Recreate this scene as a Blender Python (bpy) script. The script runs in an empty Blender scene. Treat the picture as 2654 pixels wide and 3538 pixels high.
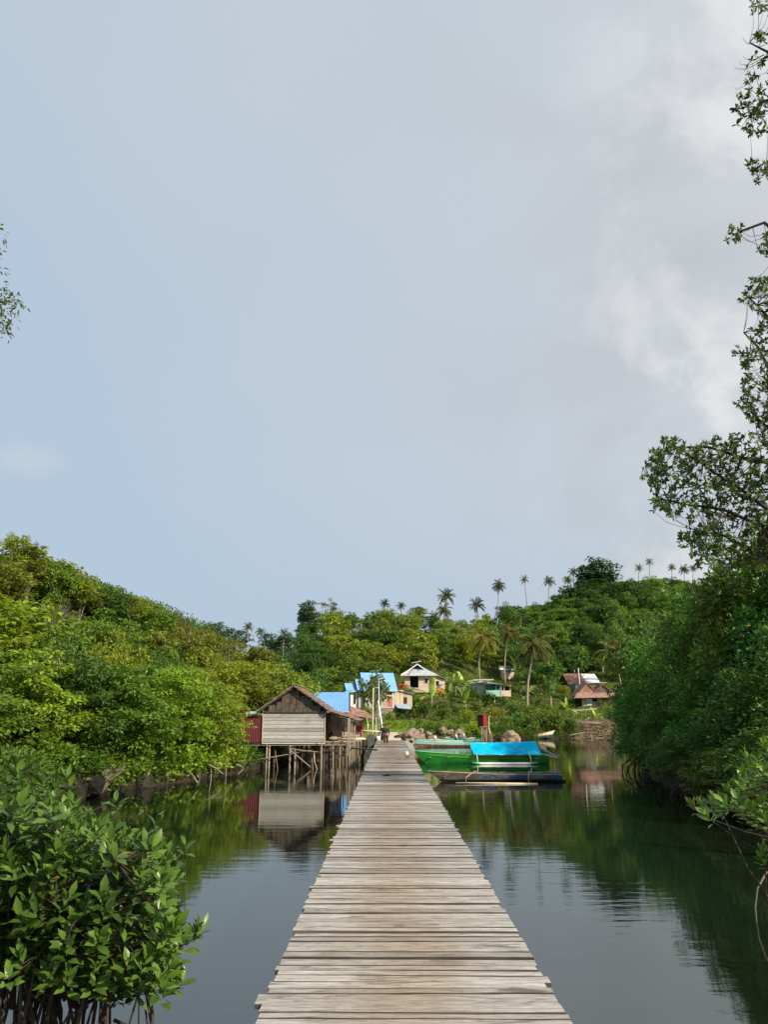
import bpy, math, random
import numpy as np
from mathutils import Vector, Matrix, Euler
R = math.radians
random.seed(7)
scene = bpy.context.scene

# ------------------------------------------------------------ camera, sky, sun, exposure
CAM_Z, PITCH, F = 3.55, R(15.0), 2600.0        # metres above the water, upward tilt, focal length in photo pixels
YAW = math.atan(15 * math.cos(PITCH) / F)
cam_d = bpy.data.cameras.new("camera")
cam = bpy.data.objects.new("camera", cam_d)
scene.collection.objects.link(cam)
cam.location = (0, 0, CAM_Z)
cam.rotation_euler = (math.pi / 2 + PITCH, 0, YAW)
cam_d.sensor_fit = 'HORIZONTAL'
cam_d.sensor_width = 36.0
cam_d.lens = 36.0 * F / 2654.0
cam_d.clip_start, cam_d.clip_end = 0.1, 6000
scene.camera = cam

SUN_EL, SUN_AZ = R(33), R(128)                 # azimuth clockwise from +Y (the pier's direction): behind, to the right
SUN_DIR = Vector((math.sin(SUN_AZ) * math.cos(SUN_EL), math.cos(SUN_AZ) * math.cos(SUN_EL), math.sin(SUN_EL)))
world = bpy.data.worlds.new("World")
scene.world = world
world.use_nodes = True
wt = world.node_tree
wt.nodes.clear()
def wn(t, **k):
    n = wt.nodes.new(t)
    for a, b in k.items(): setattr(n, a, b)
    return n
def wl(a, b): wt.links.new(a, b)
w_out = wn('ShaderNodeOutputWorld'); w_bg = wn('ShaderNodeBackground')
w_bg.inputs['Strength'].default_value = 0.1
wl(w_bg.outputs[0], w_out.inputs[0])
w_sky = wn('ShaderNodeTexSky', sky_type='NISHITA')
w_sky.sun_disc = False
w_sky.sun_elevation, w_sky.sun_rotation = SUN_EL, SUN_AZ
w_sky.air_density, w_sky.dust_density = 1.2, 2.5
w_tc = wn('ShaderNodeTexCoord')
w_sep = wn('ShaderNodeSeparateXYZ'); wl(w_tc.outputs['Generated'], w_sep.inputs[0])
def wmath(op, a, b=None, clamp=False):
    n = wn('ShaderNodeMath', operation=op, use_clamp=clamp)
    for i, v in enumerate((a, b)):
        if v is None: continue
        if isinstance(v, (int, float)): n.inputs[i].default_value = v
        else: wl(v, n.inputs[i])
    return n.outputs[0]
def wmix(f, a, b):
    n = wn('ShaderNodeMix', data_type='RGBA')
    if isinstance(f, (int, float)): n.inputs[0].default_value = f
    else: wl(f, n.inputs[0])
    for i, v in ((6, a), (7, b)):
        if isinstance(v, tuple): n.inputs[i].default_value = v
        else: wl(v, n.inputs[i])
    return n.outputs[2]
def wnoise(scale, detail, rough, sc=(1, 1, 2.0), dist=0.0):
    m = wn('ShaderNodeMapping'); m.inputs['Scale'].default_value = sc
    wl(w_tc.outputs['Generated'], m.inputs[0])
    n = wn('ShaderNodeTexNoise'); n.inputs['Scale'].default_value = scale; n.inputs['Detail'].default_value = detail
    n.inputs['Roughness'].default_value = rough; n.inputs['Distortion'].default_value = dist
    wl(m.outputs[0], n.inputs['Vector'])
    return n.outputs[0]
SK = 8.0                                       # cloud deck radiance before the 0.1 strength
def skc(r, g, b): return (r * SK, g * SK, b * SK, 1)
# veil of high cloud: bluer to the left and low, greyer and brighter overhead and to the right
f1 = wmath('ADD', wmath('MULTIPLY', w_sep.outputs[0], 1.1), wmath('MULTIPLY', w_sep.outputs[2], 0.75))
f1 = wmath('ADD', f1, wmath('MULTIPLY', wmath('SUBTRACT', wnoise(1.6, 3, .5), 0.5), 0.7))
f1 = wmath('ADD', f1, 0.12, True)
veil = wmix(f1, skc(.465, .58, .71), skc(.625, .655, .69))
low = wmath('SUBTRACT', 1.0, wmath('MULTIPLY', w_sep.outputs[2], 3.2), True)
veil = wmix(wmath('MULTIPLY', low, 0.6), veil, skc(.43, .55, .68))
def ramp(v, a, b):
    n = wn('ShaderNodeMapRange'); n.interpolation_type = 'SMOOTHSTEP'
    wl(v, n.inputs[0]); n.inputs[1].default_value = a; n.inputs[2].default_value = b
    return n.outputs[0]
soft = ramp(wnoise(2.4, 5, .55, (1, 1, 1.7), .3), .44, .62)
rightside = ramp(w_sep.outputs[0], -0.15, 0.42)
veil = wmix(wmath('MULTIPLY', wmath('MULTIPLY', soft, rightside), 0.7), veil, skc(.52, .545, .58))
puff = ramp(wnoise(3.6, 9, .60, (1.0, 1.0, 1.25), .35), .50, .66)
right2 = ramp(w_sep.outputs[0], 0.14, 0.42)
veil = wmix(wmath('MULTIPLY', wmath('MULTIPLY', puff, right2), 0.8), veil, skc(.86, .88, .88))
# one small pale cloud low on the left
d_ = Vector((-.431, .853, .294)).normalized()
vsub = wn('ShaderNodeVectorMath', operation='SUBTRACT'); wl(w_tc.outputs['Generated'], vsub.inputs[0]); vsub.inputs[1].default_value = d_
vmul = wn('ShaderNodeVectorMath', operation='MULTIPLY'); wl(vsub.outputs[0], vmul.inputs[0]); vmul.inputs[1].default_value = (1, 1, 2.3)
vlen = wn('ShaderNodeVectorMath', operation='LENGTH'); wl(vmul.outputs[0], vlen.inputs[0])
blob = ramp(wmath('ADD', vlen.outputs['Value'], wmath('MULTIPLY', wnoise(14, 5, .6), .05)), .085, .03)
veil = wmix(wmath('MULTIPLY', blob, .45), veil, skc(.62, .67, .72))
w_col = wmix(0.06, veil, w_sky.outputs[0])
wl(w_col, w_bg.inputs[0])

sun_d = bpy.data.lights.new("sun", 'SUN')
sun_d.energy = 4.9
sun_d.angle = R(1.5)
sun_d.color = (1.0, 0.87, 0.68)
sun = bpy.data.objects.new("sun", sun_d)
scene.collection.objects.link(sun)
sun.rotation_euler = SUN_DIR.to_track_quat('Z', 'Y').to_euler()
scene.view_settings.view_transform = 'Standard'
scene.view_settings.look = 'None'
scene.view_settings.gamma = 1.0
scene.view_settings.exposure = 0.35
scene.cycles.max_bounces = 6
scene.cycles.transparent_max_bounces = 6
scene.cycles.use_denoising = True

# ------------------------------------------------------------ pixel <-> place
RM = Matrix.Rotation(YAW, 3, 'Z') @ Matrix.Rotation(math.pi / 2 + PITCH, 3, 'X')
RMI = RM.transposed()
def ray(px, py): return RM @ Vector(((px - 1327) / F, (1769 - py) / F, -1.0))
def P(px, py, D):                              # the point of that ray at y = D
    r = ray(px, py); t = D / r.y
    return Vector((r.x * t, D, CAM_Z + r.z * t))
def Pd(px, py, depth):
    r = ray(px, py)
    return Vector((r.x * depth, r.y * depth, CAM_Z + r.z * depth))
def G(px, py, z=0.0):                          # the point of that ray at height z
    r = ray(px, py); t = (z - CAM_Z) / r.z
    return Vector((r.x * t, r.y * t, z))
def proj(p):
    c = RMI @ (Vector(p) - Vector((0, 0, CAM_Z)))
    return (1327 + F * c.x / -c.z, 1769 - F * c.y / -c.z)
def mpp(D): return (D * math.cos(PITCH) - .9) / F     # metres per photo pixel near the horizon

# ------------------------------------------------------------ object helpers
C = scene.collection
def link(name, data, parent=None):
    o = bpy.data.objects.new(name, data); C.objects.link(o)
    if parent is not None: o.parent = parent
    return o
def tag(o, label=None, cat=None, group=None, kind=None):
    if label: o['label'] = label
    if cat: o['category'] = cat
    if group: o['group'] = group
    if kind: o['kind'] = kind
    return o
def thing(name, loc, label, cat, group=None, rz=0.0):
    o = bpy.data.objects.new(name, None); C.objects.link(o)
    o.location = loc; o.rotation_euler = (0, 0, rz); o.empty_display_size = .2
    return tag(o, label, cat, group)

class MB:
    def __init__(s): s.v = []; s.f = []; s.mi = []
    def add(s, vs, fs, m=0):
        b = len(s.v); s.v += [tuple(v) for v in vs]
        s.f += [tuple(b + i for i in f) for f in fs]; s.mi += [m] * len(fs)
        return s
    def box(s, c, d, rot=None, m=0, jit=0):
        x, y, z = d[0] / 2, d[1] / 2, d[2] / 2
        vs = [Vector(p) for p in ((-x, -y, -z), (x, -y, -z), (x, y, -z), (-x, y, -z), (-x, -y, z), (x, -y, z), (x, y, z), (-x, y, z))]
        if jit: vs = [v + Vector([random.uniform(-jit, jit) for _ in range(3)]) for v in vs]
        if rot is not None:
            M = Euler(rot).to_matrix(); vs = [M @ v for v in vs]
        return s.add([v + Vector(c) for v in vs], [(0, 3, 2, 1), (4, 5, 6, 7), (0, 1, 5, 4), (1, 2, 6, 5), (2, 3, 7, 6), (3, 0, 4, 7)], m)
    def bar(s, a, b, w, h, m=0):
        a, b = Vector(a), Vector(b); d = (b - a)
        q = d.to_track_quat('X', 'Z').to_matrix(); L = d.length
        vs = [q @ Vector(p) + a for p in ((0, -w / 2, -h / 2), (L, -w / 2, -h / 2), (L, w / 2, -h / 2), (0, w / 2, -h / 2), (0, -w / 2, h / 2), (L, -w / 2, h / 2), (L, w / 2, h / 2), (0, w / 2, h / 2))]
        return s.add(vs, [(0, 3, 2, 1), (4, 5, 6, 7), (0, 1, 5, 4), (1, 2, 6, 5), (2, 3, 7, 6), (3, 0, 4, 7)], m)
    def tube(s, pts, r, n=6, m=0, cap=True):
        pts = [Vector(p) for p in pts]
        if not isinstance(r, (list, tuple)): r = [r] * len(pts)
        vs = []; ref = Vector((.3, .9, .2))
        for i, p in enumerate(pts):
            d = (pts[min(i + 1, len(pts) - 1)] - pts[max(i - 1, 0)])
            if d.length < 1e-9: d = Vector((0, 0, 1))
            d.normalize()
            a = d.cross(ref)
            if a.length < .1: a = d.cross(Vector((1, 0, 0)))
            a.normalize(); b = d.cross(a)
            for k in range(n):
                t = 2 * math.pi * k / n
                vs.append(p + (a * math.cos(t) + b * math.sin(t)) * r[i])
        fs = []
        for i in range(len(pts) - 1):
            for k in range(n):
                fs.append((i * n + k, i * n + (k + 1) % n, (i + 1) * n + (k + 1) % n, (i + 1) * n + k))
        if cap: fs += [tuple(range(n))[::-1], tuple((len(pts) - 1) * n + k for k in range(n))]
        return s.add(vs, fs, m)
    def quad(s, a, b, c, d, m=0): return s.add([a, b, c, d], [(0, 1, 2, 3)], m)
    def slab(s, a, b, c, d, t, m=0):           # four corners (counterclockwise seen from above) given thickness t downwards along the normal
        a, b, c, d = map(Vector, (a, b, c, d)); n = (b - a).cross(d - a).normalized() * t
        return s.add([a, b, c, d, a - n, b - n, c - n, d - n], [(0, 1, 2, 3), (7, 6, 5, 4), (0, 4, 5, 1), (1, 5, 6, 2), (2, 6, 7, 3), (3, 7, 4, 0)], m)
    def blob(s, c, r, seed=0, sub=2, amp=.25, flat=.8, m=0):
        vs, fs = ico(sub); rr = random.Random(seed)
        ph = [Vector([rr.uniform(-1, 1) for _ in range(3)]).normalized() for _ in range(9)]
        out = []
        for v in vs:
            k = 1 + amp * sum(math.copysign(abs(v.dot(p)) ** 3, v.dot(p)) * (1 if i % 2 else -1) for i, p in enumerate(ph)) * .6
            q = v * k * (1 + rr.uniform(-.09, .09) * (amp > .5))
            out.append((c[0] + q.x * r[0], c[1] + q.y * r[1], c[2] + q.z * r[2] * flat))
        return s.add(out, fs, m)
    def build(s, name, mat, parent=None, smooth=False):
        me = bpy.data.meshes.new(name); me.from_pydata(s.v, [], s.f)
        for mm in (mat if isinstance(mat, (list, tuple)) else [mat]): me.materials.append(mm)
        if any(s.mi): me.polygons.foreach_set('material_index', s.mi)
        if smooth: me.polygons.foreach_set('use_smooth', [True] * len(me.polygons))
        me.update()
        return link(name, me, parent)
_ico = {}
def ico(sub):
    if sub in _ico: return _ico[sub]
    import bmesh
    bm = bmesh.new(); bmesh.ops.create_icosphere(bm, subdivisions=sub, radius=1)
    r = ([v.co.copy() for v in bm.verts], [tuple(v.index for v in f.verts) for f in bm.faces]); bm.free()
    _ico[sub] = r
    return r

# ------------------------------------------------------------ materials
M = {}
class NT:
    def __init__(s, name):
        s.mat = bpy.data.materials.new(name); s.mat.use_nodes = True; s.t = s.mat.node_tree; s.t.nodes.clear()
        s.out = s.n('ShaderNodeOutputMaterial'); s.p = s.n('ShaderNodeBsdfPrincipled'); s.l(s.p.outputs[0], s.out.inputs[0])
    def n(s, t, **k):
        x = s.t.nodes.new(t)
        for a, b in k.items(): setattr(x, a, b)
        return x
    def l(s, a, b): s.t.links.new(a, b)
    def set(s, sock, v):
        if isinstance(v, (int, float)): sock.default_value = v
        elif isinstance(v, tuple): sock.default_value = v if len(v) == 4 else (*v, 1)
        else: s.l(v, sock)
    def math(s, op, a, b=0.0, clamp=False):
        x = s.n('ShaderNodeMath', operation=op, use_clamp=clamp); s.set(x.inputs[0], a); s.set(x.inputs[1], b); return x.outputs[0]
    def mix(s, f, a, b, blend='MIX'):
        x = s.n('ShaderNodeMix', data_type='RGBA', blend_type=blend); s.set(x.inputs[0], f); s.set(x.inputs[6], a); s.set(x.inputs[7], b); return x.outputs[2]
    def coord(s, kind='Object', sc=(1, 1, 1), rot=(0, 0, 0)):
        c = s.n('ShaderNodeTexCoord'); m = s.n('ShaderNodeMapping'); m.inputs['Scale'].default_value = sc; m.inputs['Rotation'].default_value = rot
        s.l(c.outputs[kind], m.inputs[0]); return m.outputs[0]
    def noise(s, vec, scale, detail=4, rough=.55, dist=0.0):
        x = s.n('ShaderNodeTexNoise'); s.l(vec, x.inputs['Vector']); x.inputs['Scale'].default_value = scale
        x.inputs['Detail'].default_value = detail; x.inputs['Roughness'].default_value = rough; x.inputs['Distortion'].default_value = dist
        return x.outputs[0]
    def ramp(s, v, a, b, lo=0.0, hi=1.0):
        x = s.n('ShaderNodeMapRange'); x.interpolation_type = 'SMOOTHSTEP'; s.l(v, x.inputs[0])
        x.inputs[1].default_value, x.inputs[2].default_value, x.inputs[3].default_value, x.inputs[4].default_value = a, b, lo, hi
        return x.outputs[0]
    def island(s): return s.n('ShaderNodeNewGeometry').outputs['Random Per Island']
    def bump(s, h, st=.3, dist=.02):
        b = s.n('ShaderNodeBump'); b.inputs['Strength'].default_value = st; b.inputs['Distance'].default_value = dist
        s.l(h, b.inputs['Height']); s.l(b.outputs[0], s.p.inputs['Normal']); return b
    def base(s, c, rough=.8, spec=.3):
        s.set(s.p.inputs['Base Color'], c); s.set(s.p.inputs['Roughness'], rough); s.set(s.p.inputs['Specular IOR Level'], spec); return s

def leafmat(name, rough=.5, spec=.35, trans=.36, var=.6, tip=None):
    """leaf colour = the object's own colour, varied leaf by leaf and clump by clump"""
    t = NT(name); oi = t.n('ShaderNodeObjectInfo'); isl = t.island()
    nz = t.noise(t.coord('Object'), .9, 3)
    k = t.math('ADD', t.math('MULTIPLY', isl, var), t.math('MULTIPLY', t.ramp(nz, .35, .65), .55))
    k = t.math('ADD', t.math('MULTIPLY', k, 1.25), .86 - var * .36)
    kk = t.n('ShaderNodeCombineXYZ'); t.l(t.math('MULTIPLY', k, 1.0), kk.inputs[0]); t.l(k, kk.inputs[1]); t.l(k, kk.inputs[2])
    col = t.mix(1.0, oi.outputs['Color'], kk.outputs[0], 'MULTIPLY')
    yel = t.ramp(isl, .72, 1.0)
    col = t.mix(t.math('MULTIPLY', yel, .45), col, t.mix(1.0, oi.outputs['Color'], (1.7, 1.45, .6, 1), 'MULTIPLY'))
    if tip: col = t.mix(t.ramp(isl, .9965, .997), col, tip)
    t.base(col, rough, spec)
    tr = t.n('ShaderNodeBsdfTranslucent'); t.l(t.mix(1.0, col, (1.5, 1.55, .6, 1), 'MULTIPLY'), tr.inputs[0])
    ms = t.n('ShaderNodeMixShader'); ms.inputs[0].default_value = trans
    t.l(t.p.outputs[0], ms.inputs[1]); t.l(tr.outputs[0], ms.inputs[2]); t.l(ms.outputs[0], t.out.inputs[0])
    return t.mat
M['leaf'] = leafmat('leaf')
M['leaf_dark'] = leafmat('glossy_mangrove_leaf', .42, .26, .2, 1.0, (.45, .25, .03, 1))
M['leaf_near'] = leafmat('near_mangrove_leaf', .36, .38, .22, .9, (.75, .36, .02, 1))
M['palm'] = leafmat('palm_leaf', .45, .4, .25, .4)

def wood(name, c1, c2, stain=(.05, .04, .03), axis=0, rough=.85, isl=.5):
    t = NT(name); sc = [9, 9, 9]; sc[axis] = .7
    v = t.coord('Object', tuple(sc)); g = t.noise(v, 3.0, 6, .65, .4)
    i = t.island()
    col = t.mix(t.ramp(g, .3, .7), c1, c2)
    k = t.math('ADD', t.math('MULTIPLY', i, isl), 1 - isl * .5)
    kk = t.n('ShaderNodeCombineXYZ'); [t.l(k, kk.inputs[j]) for j in range(3)]
    col = t.mix(1.0, col, kk.outputs[0], 'MULTIPLY')
    s2 = [1.2, 1.2, 1.2]; s2[axis] = .35
    st = t.noise(t.coord('Object', tuple(s2)), 1.6, 5, .6)
    col = t.mix(t.ramp(st, .56, .72, 0, .7), col, stain)
    t.base(col, rough, .2); t.bump(g, .35, .01); return t.mat
M['house_board'] = wood('weathered_board', (.29, .285, .27), (.46, .455, .44), (.20, .15, .09), 0, isl=.65)
M['house_board_v'] = wood('weathered_upright_board', (.42, .33, .23), (.55, .46, .35), (.14, .10, .07), 2)
M['pink_board'] = wood('reddish_board', (.38, .27, .23), (.50, .38, .33), (.2, .12, .1), 0)
M['pale_board'] = wood('pale_board', (.62, .50, .40), (.74, .63, .53), (.4, .26, .2), 0, isl=.25)
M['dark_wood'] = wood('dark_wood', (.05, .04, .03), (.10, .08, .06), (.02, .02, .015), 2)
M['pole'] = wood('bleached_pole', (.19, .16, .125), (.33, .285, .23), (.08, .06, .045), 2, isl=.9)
M['thatch_panel'] = wood('old_thatch_panel', (.055, .045, .036), (.16, .13, .105), (.03, .025, .02), 2, isl=1.0)
M['bark'] = wood('bark', (.10, .085, .065), (.20, .17, .13), (.05, .045, .035), 2)
M['palm_bark'] = wood('palm_bark', (.26, .22, .17), (.36, .32, .26), (.14, .11, .08), 2)
M['root'] = wood('mangrove_root', (.035, .027, .02), (.07, .055, .042), (.02, .015, .012), 2)
M['drift'] = wood('driftwood', (.16, .12, .08), (.30, .23, .16), (.06, .045, .03), 0, isl=1.0)

# pier planks: silver grey at the ends, trodden tan down the middle, dark damp streaks
t = NT('pier_plank'); v = t.coord('Object', (1.1, 14, 9)); g = t.noise(v, 3.0, 8, .72, .6)
isl = t.island()
col = t.mix(t.ramp(g, .30, .68), (.20, .18, .155), (.56, .545, .52))
sx = t.n('ShaderNodeSeparateXYZ'); t.l(t.n('ShaderNodeTexCoord').outputs['Object'], sx.inputs[0])
ax = t.math('ABSOLUTE', t.math('ADD', sx.outputs[0], -.12))
wob = t.noise(t.coord('Object', (1.2, .8, 1)), 1.3, 4, .6)
worn = t.ramp(t.math('ADD', ax, t.math('MULTIPLY', t.math('SUBTRACT', wob, .5), 1.1)), .85, .1)
col = t.mix(t.math('MULTIPLY', worn, .75), col, t.mix(t.ramp(g, .3, .7), (.20, .15, .105), (.43, .355, .275)))
k = t.math('ADD', t.math('MULTIPLY', isl, .5), .72)
kk = t.n('ShaderNodeCombineXYZ'); [t.l(k, kk.inputs[j]) for j in range(3)]
col = t.mix(1.0, col, kk.outputs[0], 'MULTIPLY')
col = t.mix(t.ramp(isl, .80, .98, 0, .35), col, (.17, .14, .11))
st = t.noise(t.coord('Object', (1.5, 6.5, 1)), 1.1, 7, .66, .5)
col = t.mix(t.ramp(st, .54, .68, 0, .8), col, (.10, .085, .07))
fine = t.noise(t.coord('Object', (3.5, 55, 30)), 2.0, 4, .7)
col = t.mix(t.ramp(fine, .56, .68, 0, .7), col, (.09, .075, .06))
t.base(col, .8, .25); t.bump(g, .45, .012); M['plank'] = t.mat
M['plank_edge'] = wood('shaded_plank_edge', (.05, .043, .035), (.11, .095, .08), (.03, .025, .02), 0)  # side faces coloured dark so the gaps between planks read as shade

def metal_sheet(name, c, c2=None, axis=0, period=.22, rough=.45, isl=0.0, amt=.5):
    t = NT(name); col = c
    nz = t.noise(t.coord('Object', (1, 1, 1)), 1.4, 5, .6)
    if c2: col = t.mix(t.ramp(nz, .45, .62, 0, amt * 2), c, c2)
    w = t.n('ShaderNodeTexWave', wave_type='BANDS', bands_direction='XYZ'[axis]); w.inputs['Scale'].default_value = 1 / period / 3.18
    w.inputs['Distortion'].default_value = 0; t.l(t.n('ShaderNodeTexCoord').outputs['Object'], w.inputs[0])
    t.base(col, rough, .5); t.bump(w.outputs[1], .6, .03); return t.mat
M['blue_roof'] = metal_sheet('blue_sheet_roof', (.14, .34, .74), (.17, .38, .78), 0)
M['sky_roof'] = metal_sheet('light_blue_sheet_roof', (.17, .38, .70), (.20, .42, .74), 0)
M['red_sheet'] = metal_sheet('maroon_sheet', (.12, .013, .018), (.09, .01, .014), 0, .12, .6)
M['zinc'] = metal_sheet('zinc_roof', (.42, .50, .58), (.33, .40, .47), 0, .2)
M['zinc_bright'] = metal_sheet('bright_zinc_roof', (.66, .70, .72), (.5, .54, .57), 0, .2)
M['rust'] = metal_sheet('rusty_roof', (.24, .11, .075), (.36, .21, .16), 0, .2, .75)
M['rust_pale'] = metal_sheet('faded_rusty_roof', (.30, .21, .165), (.24, .11, .075), 0, .2, .8)

def plain(name, c, rough=.6, spec=.4, var=.15, sc=2.0, c2=None, bump=0, bs=8, amt=1.0):
    t = NT(name); nz = t.noise(t.coord('Object'), sc, 5, .6)
    d = c2 or tuple(x * (1 - var) for x in c)
    t.base(t.mix(t.ramp(nz, .35, .65, 0, amt), c, d), rough, spec)
    if bump: t.bump(t.noise(t.coord('Object'), bs, 6, .65), bump, .05)
    return t.mat
M['thatch'] = plain('thatch', (.20, .155, .12), .95, .1, .6, 9, (.33, .25, .19), .9, 22)
M['concrete'] = plain('concrete', (.40, .38, .34), .9, .2, .3, 3, (.28, .27, .24), .3, 14)
M['pale_concrete'] = plain('pale_concrete', (.60, .50, .38), .9, .2, .2, 1.5, (.48, .41, .32), .2, 14)
M['dark_concrete'] = plain('mossy_concrete', (.12, .14, .12), .9, .2, .4, 3, (.07, .08, .07), .2, 14)
M['block_wall'] = plain('grey_block_wall', (.42, .41, .38), .9, .2, .2, 2, (.34, .33, .30), .2, 10)
M['cream_wall'] = plain('cream_wall', (.60, .52, .44), .85, .2, .2, 2, (.50, .42, .35), .1, 10)
M['stone_wall'] = plain('stone_plinth', (.30, .25, .19), .95, .15, .5, 3.5, (.14, .12, .09), 1.0, 5)
M['rock'] = plain('rock', (.30, .24, .18), .95, .15, .5, 2.2, (.15, .12, .09), 1.0, 4)
M['dark_rock'] = plain('shaded_rock', (.042, .036, .026), .85, .2, .5, 1.8, (.014, .012, .009), 1.0, 4)  # near-black colour stands in for the shade under the bank foliage
M['teal_wall'] = plain('mint_wall', (.28, .62, .52), .7, .3, .2, 1.5, (.38, .66, .58))
M['mint_pale'] = plain('faded_mint_wall', (.46, .62, .58), .8, .3, .2, 1.5, (.55, .60, .55))
M['pink_door'] = plain('pink_door', (.55, .17, .18), .6, .3, .2)
M['white'] = plain('white_paint', (.78, .77, .74), .5, .4, .1)
M['cream_trim'] = plain('cream_trim', (.72, .60, .50), .6, .3, .15)
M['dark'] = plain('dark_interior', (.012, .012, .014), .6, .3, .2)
M['glass'] = plain('dark_glass', (.02, .025, .03), .12, .6, .2)
M['blue_tarp_f'] = plain('faded_blue_tarp', (.30, .38, .52), .7, .3, .2)
M['orange_curtain'] = plain('warm_cloth', (.75, .55, .35), .8, .2, .2)
M['red_cloth'] = plain('red_cloth', (.45, .05, .03), .8, .2, .2)
M['pvc'] = plain('pale_blue_pipe', (.45, .56, .60), .4, .4, .1)
M['grey_cloth'] = plain('grey_motor_cover', (.42, .42, .44), .8, .3, .4, 6, (.22, .22, .24), .4, 12)
M['black'] = plain('black_rubber', (.015, .015, .017), .6, .4, .2)
M['sack'] = plain('woven_sack', (.40, .36, .26), .9, .2, .3, 4, None, .3, 20)
M['hull_green'] = plain('green_hull_paint', (.012, .26, .03), .45, .4, .2, 1.3, (.012, .16, .022))
M['hull_green_l'] = plain('light_green_rim', (.13, .46, .22), .45, .5, .2)
M['stripe'] = plain('yellow_stripe', (.45, .42, .05), .5, .4, .3)
M['float_white'] = plain('white_float', (.80, .80, .80), .4, .5, .08)
M['boom'] = plain('pale_boom', (.62, .60, .42), .6, .4, .2)
M['hull_teal'] = plain('teal_hull_paint', (.22, .55, .50), .5, .4, .2, 1.5, (.34, .58, .53))
M['hull_teal_d'] = plain('deep_teal_paint', (.04, .26, .19), .5, .4, .2, 1.5, (.07, .32, .25))
M['hull_brown'] = plain('worn_brown_hull', (.13, .075, .05), .8, .2, .3, 3, (.24, .17, .13))
M['hull_cream'] = plain('cream_hull', (.70, .62, .48), .5, .4, .2, 1.5, (.62, .5, .3))
M['hull_blue'] = plain('blue_hull', (.08, .17, .32), .5, .4, .3, 2, (.03, .06, .12))
t = NT('worn_canoe_paint'); v = t.coord('Object', (1, 1, 3)); n1 = t.noise(v, 1.1, 5, .6, .4)
n2 = t.noise(t.coord('Object', (.8, 1, 2), (0, 0, 1)), 1.7, 4, .6)
col = t.mix(t.ramp(n1, .4, .6), (.07, .064, .055), (.15, .138, .12))
sx = t.n('ShaderNodeSeparateXYZ'); t.l(t.n('ShaderNodeTexCoord').outputs['Object'], sx.inputs[0])
col = t.mix(t.math('MULTIPLY', t.ramp(n2, .53, .56), t.ramp(sx.outputs[0], 2.6, 3.2)), col, (.025, .06, .17))
col = t.mix(t.ramp(t.noise(v, 2.4, 5, .6), .64, .68, 0, .9), col, (.40, .36, .30))
col = t.mix(t.ramp(sx.outputs[2], .16, .10), col, (.015, .014, .013))
t.base(col, .75, .25); M['hull_old'] = t.mat
t = NT('bright_blue_tarp'); nz = t.noise(t.coord('Object', (1.4, 3, 1)), 1.3, 4, .6, 1.0)
t.base(t.mix(t.ramp(nz, .3, .7), (.0, .46, .84), (.0, .54, .92)), .6, .15); t.bump(nz, .5, .10)
tr = t.n('ShaderNodeBsdfTranslucent'); tr.inputs[0].default_value = (0, .45, .85, 1); ms = t.n('ShaderNodeMixShader'); ms.inputs[0].default_value = .15
t.l(t.p.outputs[0], ms.inputs[1]); t.l(tr.outputs[0], ms.inputs[2]); t.l(ms.outputs[0], t.out.inputs[0]); M['tarp'] = t.mat
M['skin'] = plain('skin', (.30, .13, .075), .55, .35, .1)
M['shirt'] = plain('dark_shirt', (.035, .042, .05), .8, .2, .3)
M['shorts'] = plain('brown_trousers', (.085, .055, .035), .85, .2, .5, 8)
M['hair'] = plain('black_hair', (.008, .007, .006), .5, .3, .1)
M['flower_o'] = plain('orange_blossom', (.62, .17, .02), .7, .2, .4, 6, (.40, .10, .02))
M['flower_y'] = plain('yellow_leaves', (.75, .42, .02), .6, .3, .3, 6, (.6, .25, .01))

# ground
t = NT('earth'); v = t.coord('Object'); n1 = t.noise(v, .25, 6, .6); n2 = t.noise(v, 2.2, 5, .65)
col = t.mix(t.ramp(n2, .35, .65), (.045, .065, .014), (.09, .12, .025))
col = t.mix(t.ramp(n1, .52, .66, 0, .6), col, (.10, .075, .04))
geo = t.n('ShaderNodeNewGeometry'); sz = t.n('ShaderNodeSeparateXYZ'); t.l(geo.outputs['Position'], sz.inputs[0])
col = t.mix(t.ramp(sz.outputs[2], 1.15, .6), col, (.040, .032, .022))  # bare low bank, its brown darkened to paint in shade under overhanging foliage
t.base(col, .95, .1); t.bump(n2, .8, .25); M['earth'] = t.mat

# water: dark, slightly green, faint ripples stretched along the view
t = NT('creek_water'); geo = t.n('ShaderNodeTexCoord')
def wv(sc): return t.coord('Object', sc)
h1 = t.noise(wv((.55, 2.6, 1)), 1.0, 3, .5, .3)
h2 = t.noise(wv((2.2, 9.0, 1)), 1.0, 3, .55, .2)
calm = t.ramp(t.noise(wv((.05, .09, 1)), 1.0, 3, .5), .38, .62, .35, 1.25)
h = t.math('MULTIPLY', t.math('ADD', t.math('MULTIPLY', h1, .9), t.math('MULTIPLY', h2, .18)), calm)
t.base((.012, .022, .014), .03, .5)
t.p.inputs['IOR'].default_value = 1.5
b = t.bump(h, 1.0, .0045)
gl = t.n('ShaderNodeBsdfGlossy'); gl.inputs['Roughness'].default_value = .03; gl.inputs[0].default_value = (.95, .95, .91, 1); t.l(b.outputs[0], gl.inputs['Normal'])
df = t.n('ShaderNodeBsdfDiffuse'); df.inputs[0].default_value = (.006, .011, .007, 1)
fr = t.n('ShaderNodeFresnel'); fr.inputs[0].default_value = 2.4; t.l(b.outputs[0], fr.inputs['Normal'])
ms = t.n('ShaderNodeMixShader'); t.l(fr.outputs[0], ms.inputs[0]); t.l(df.outputs[0], ms.inputs[1]); t.l(gl.outputs[0], ms.inputs[2]); t.l(ms.outputs[0], t.out.inputs[0])
M['water'] = t.mat

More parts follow.
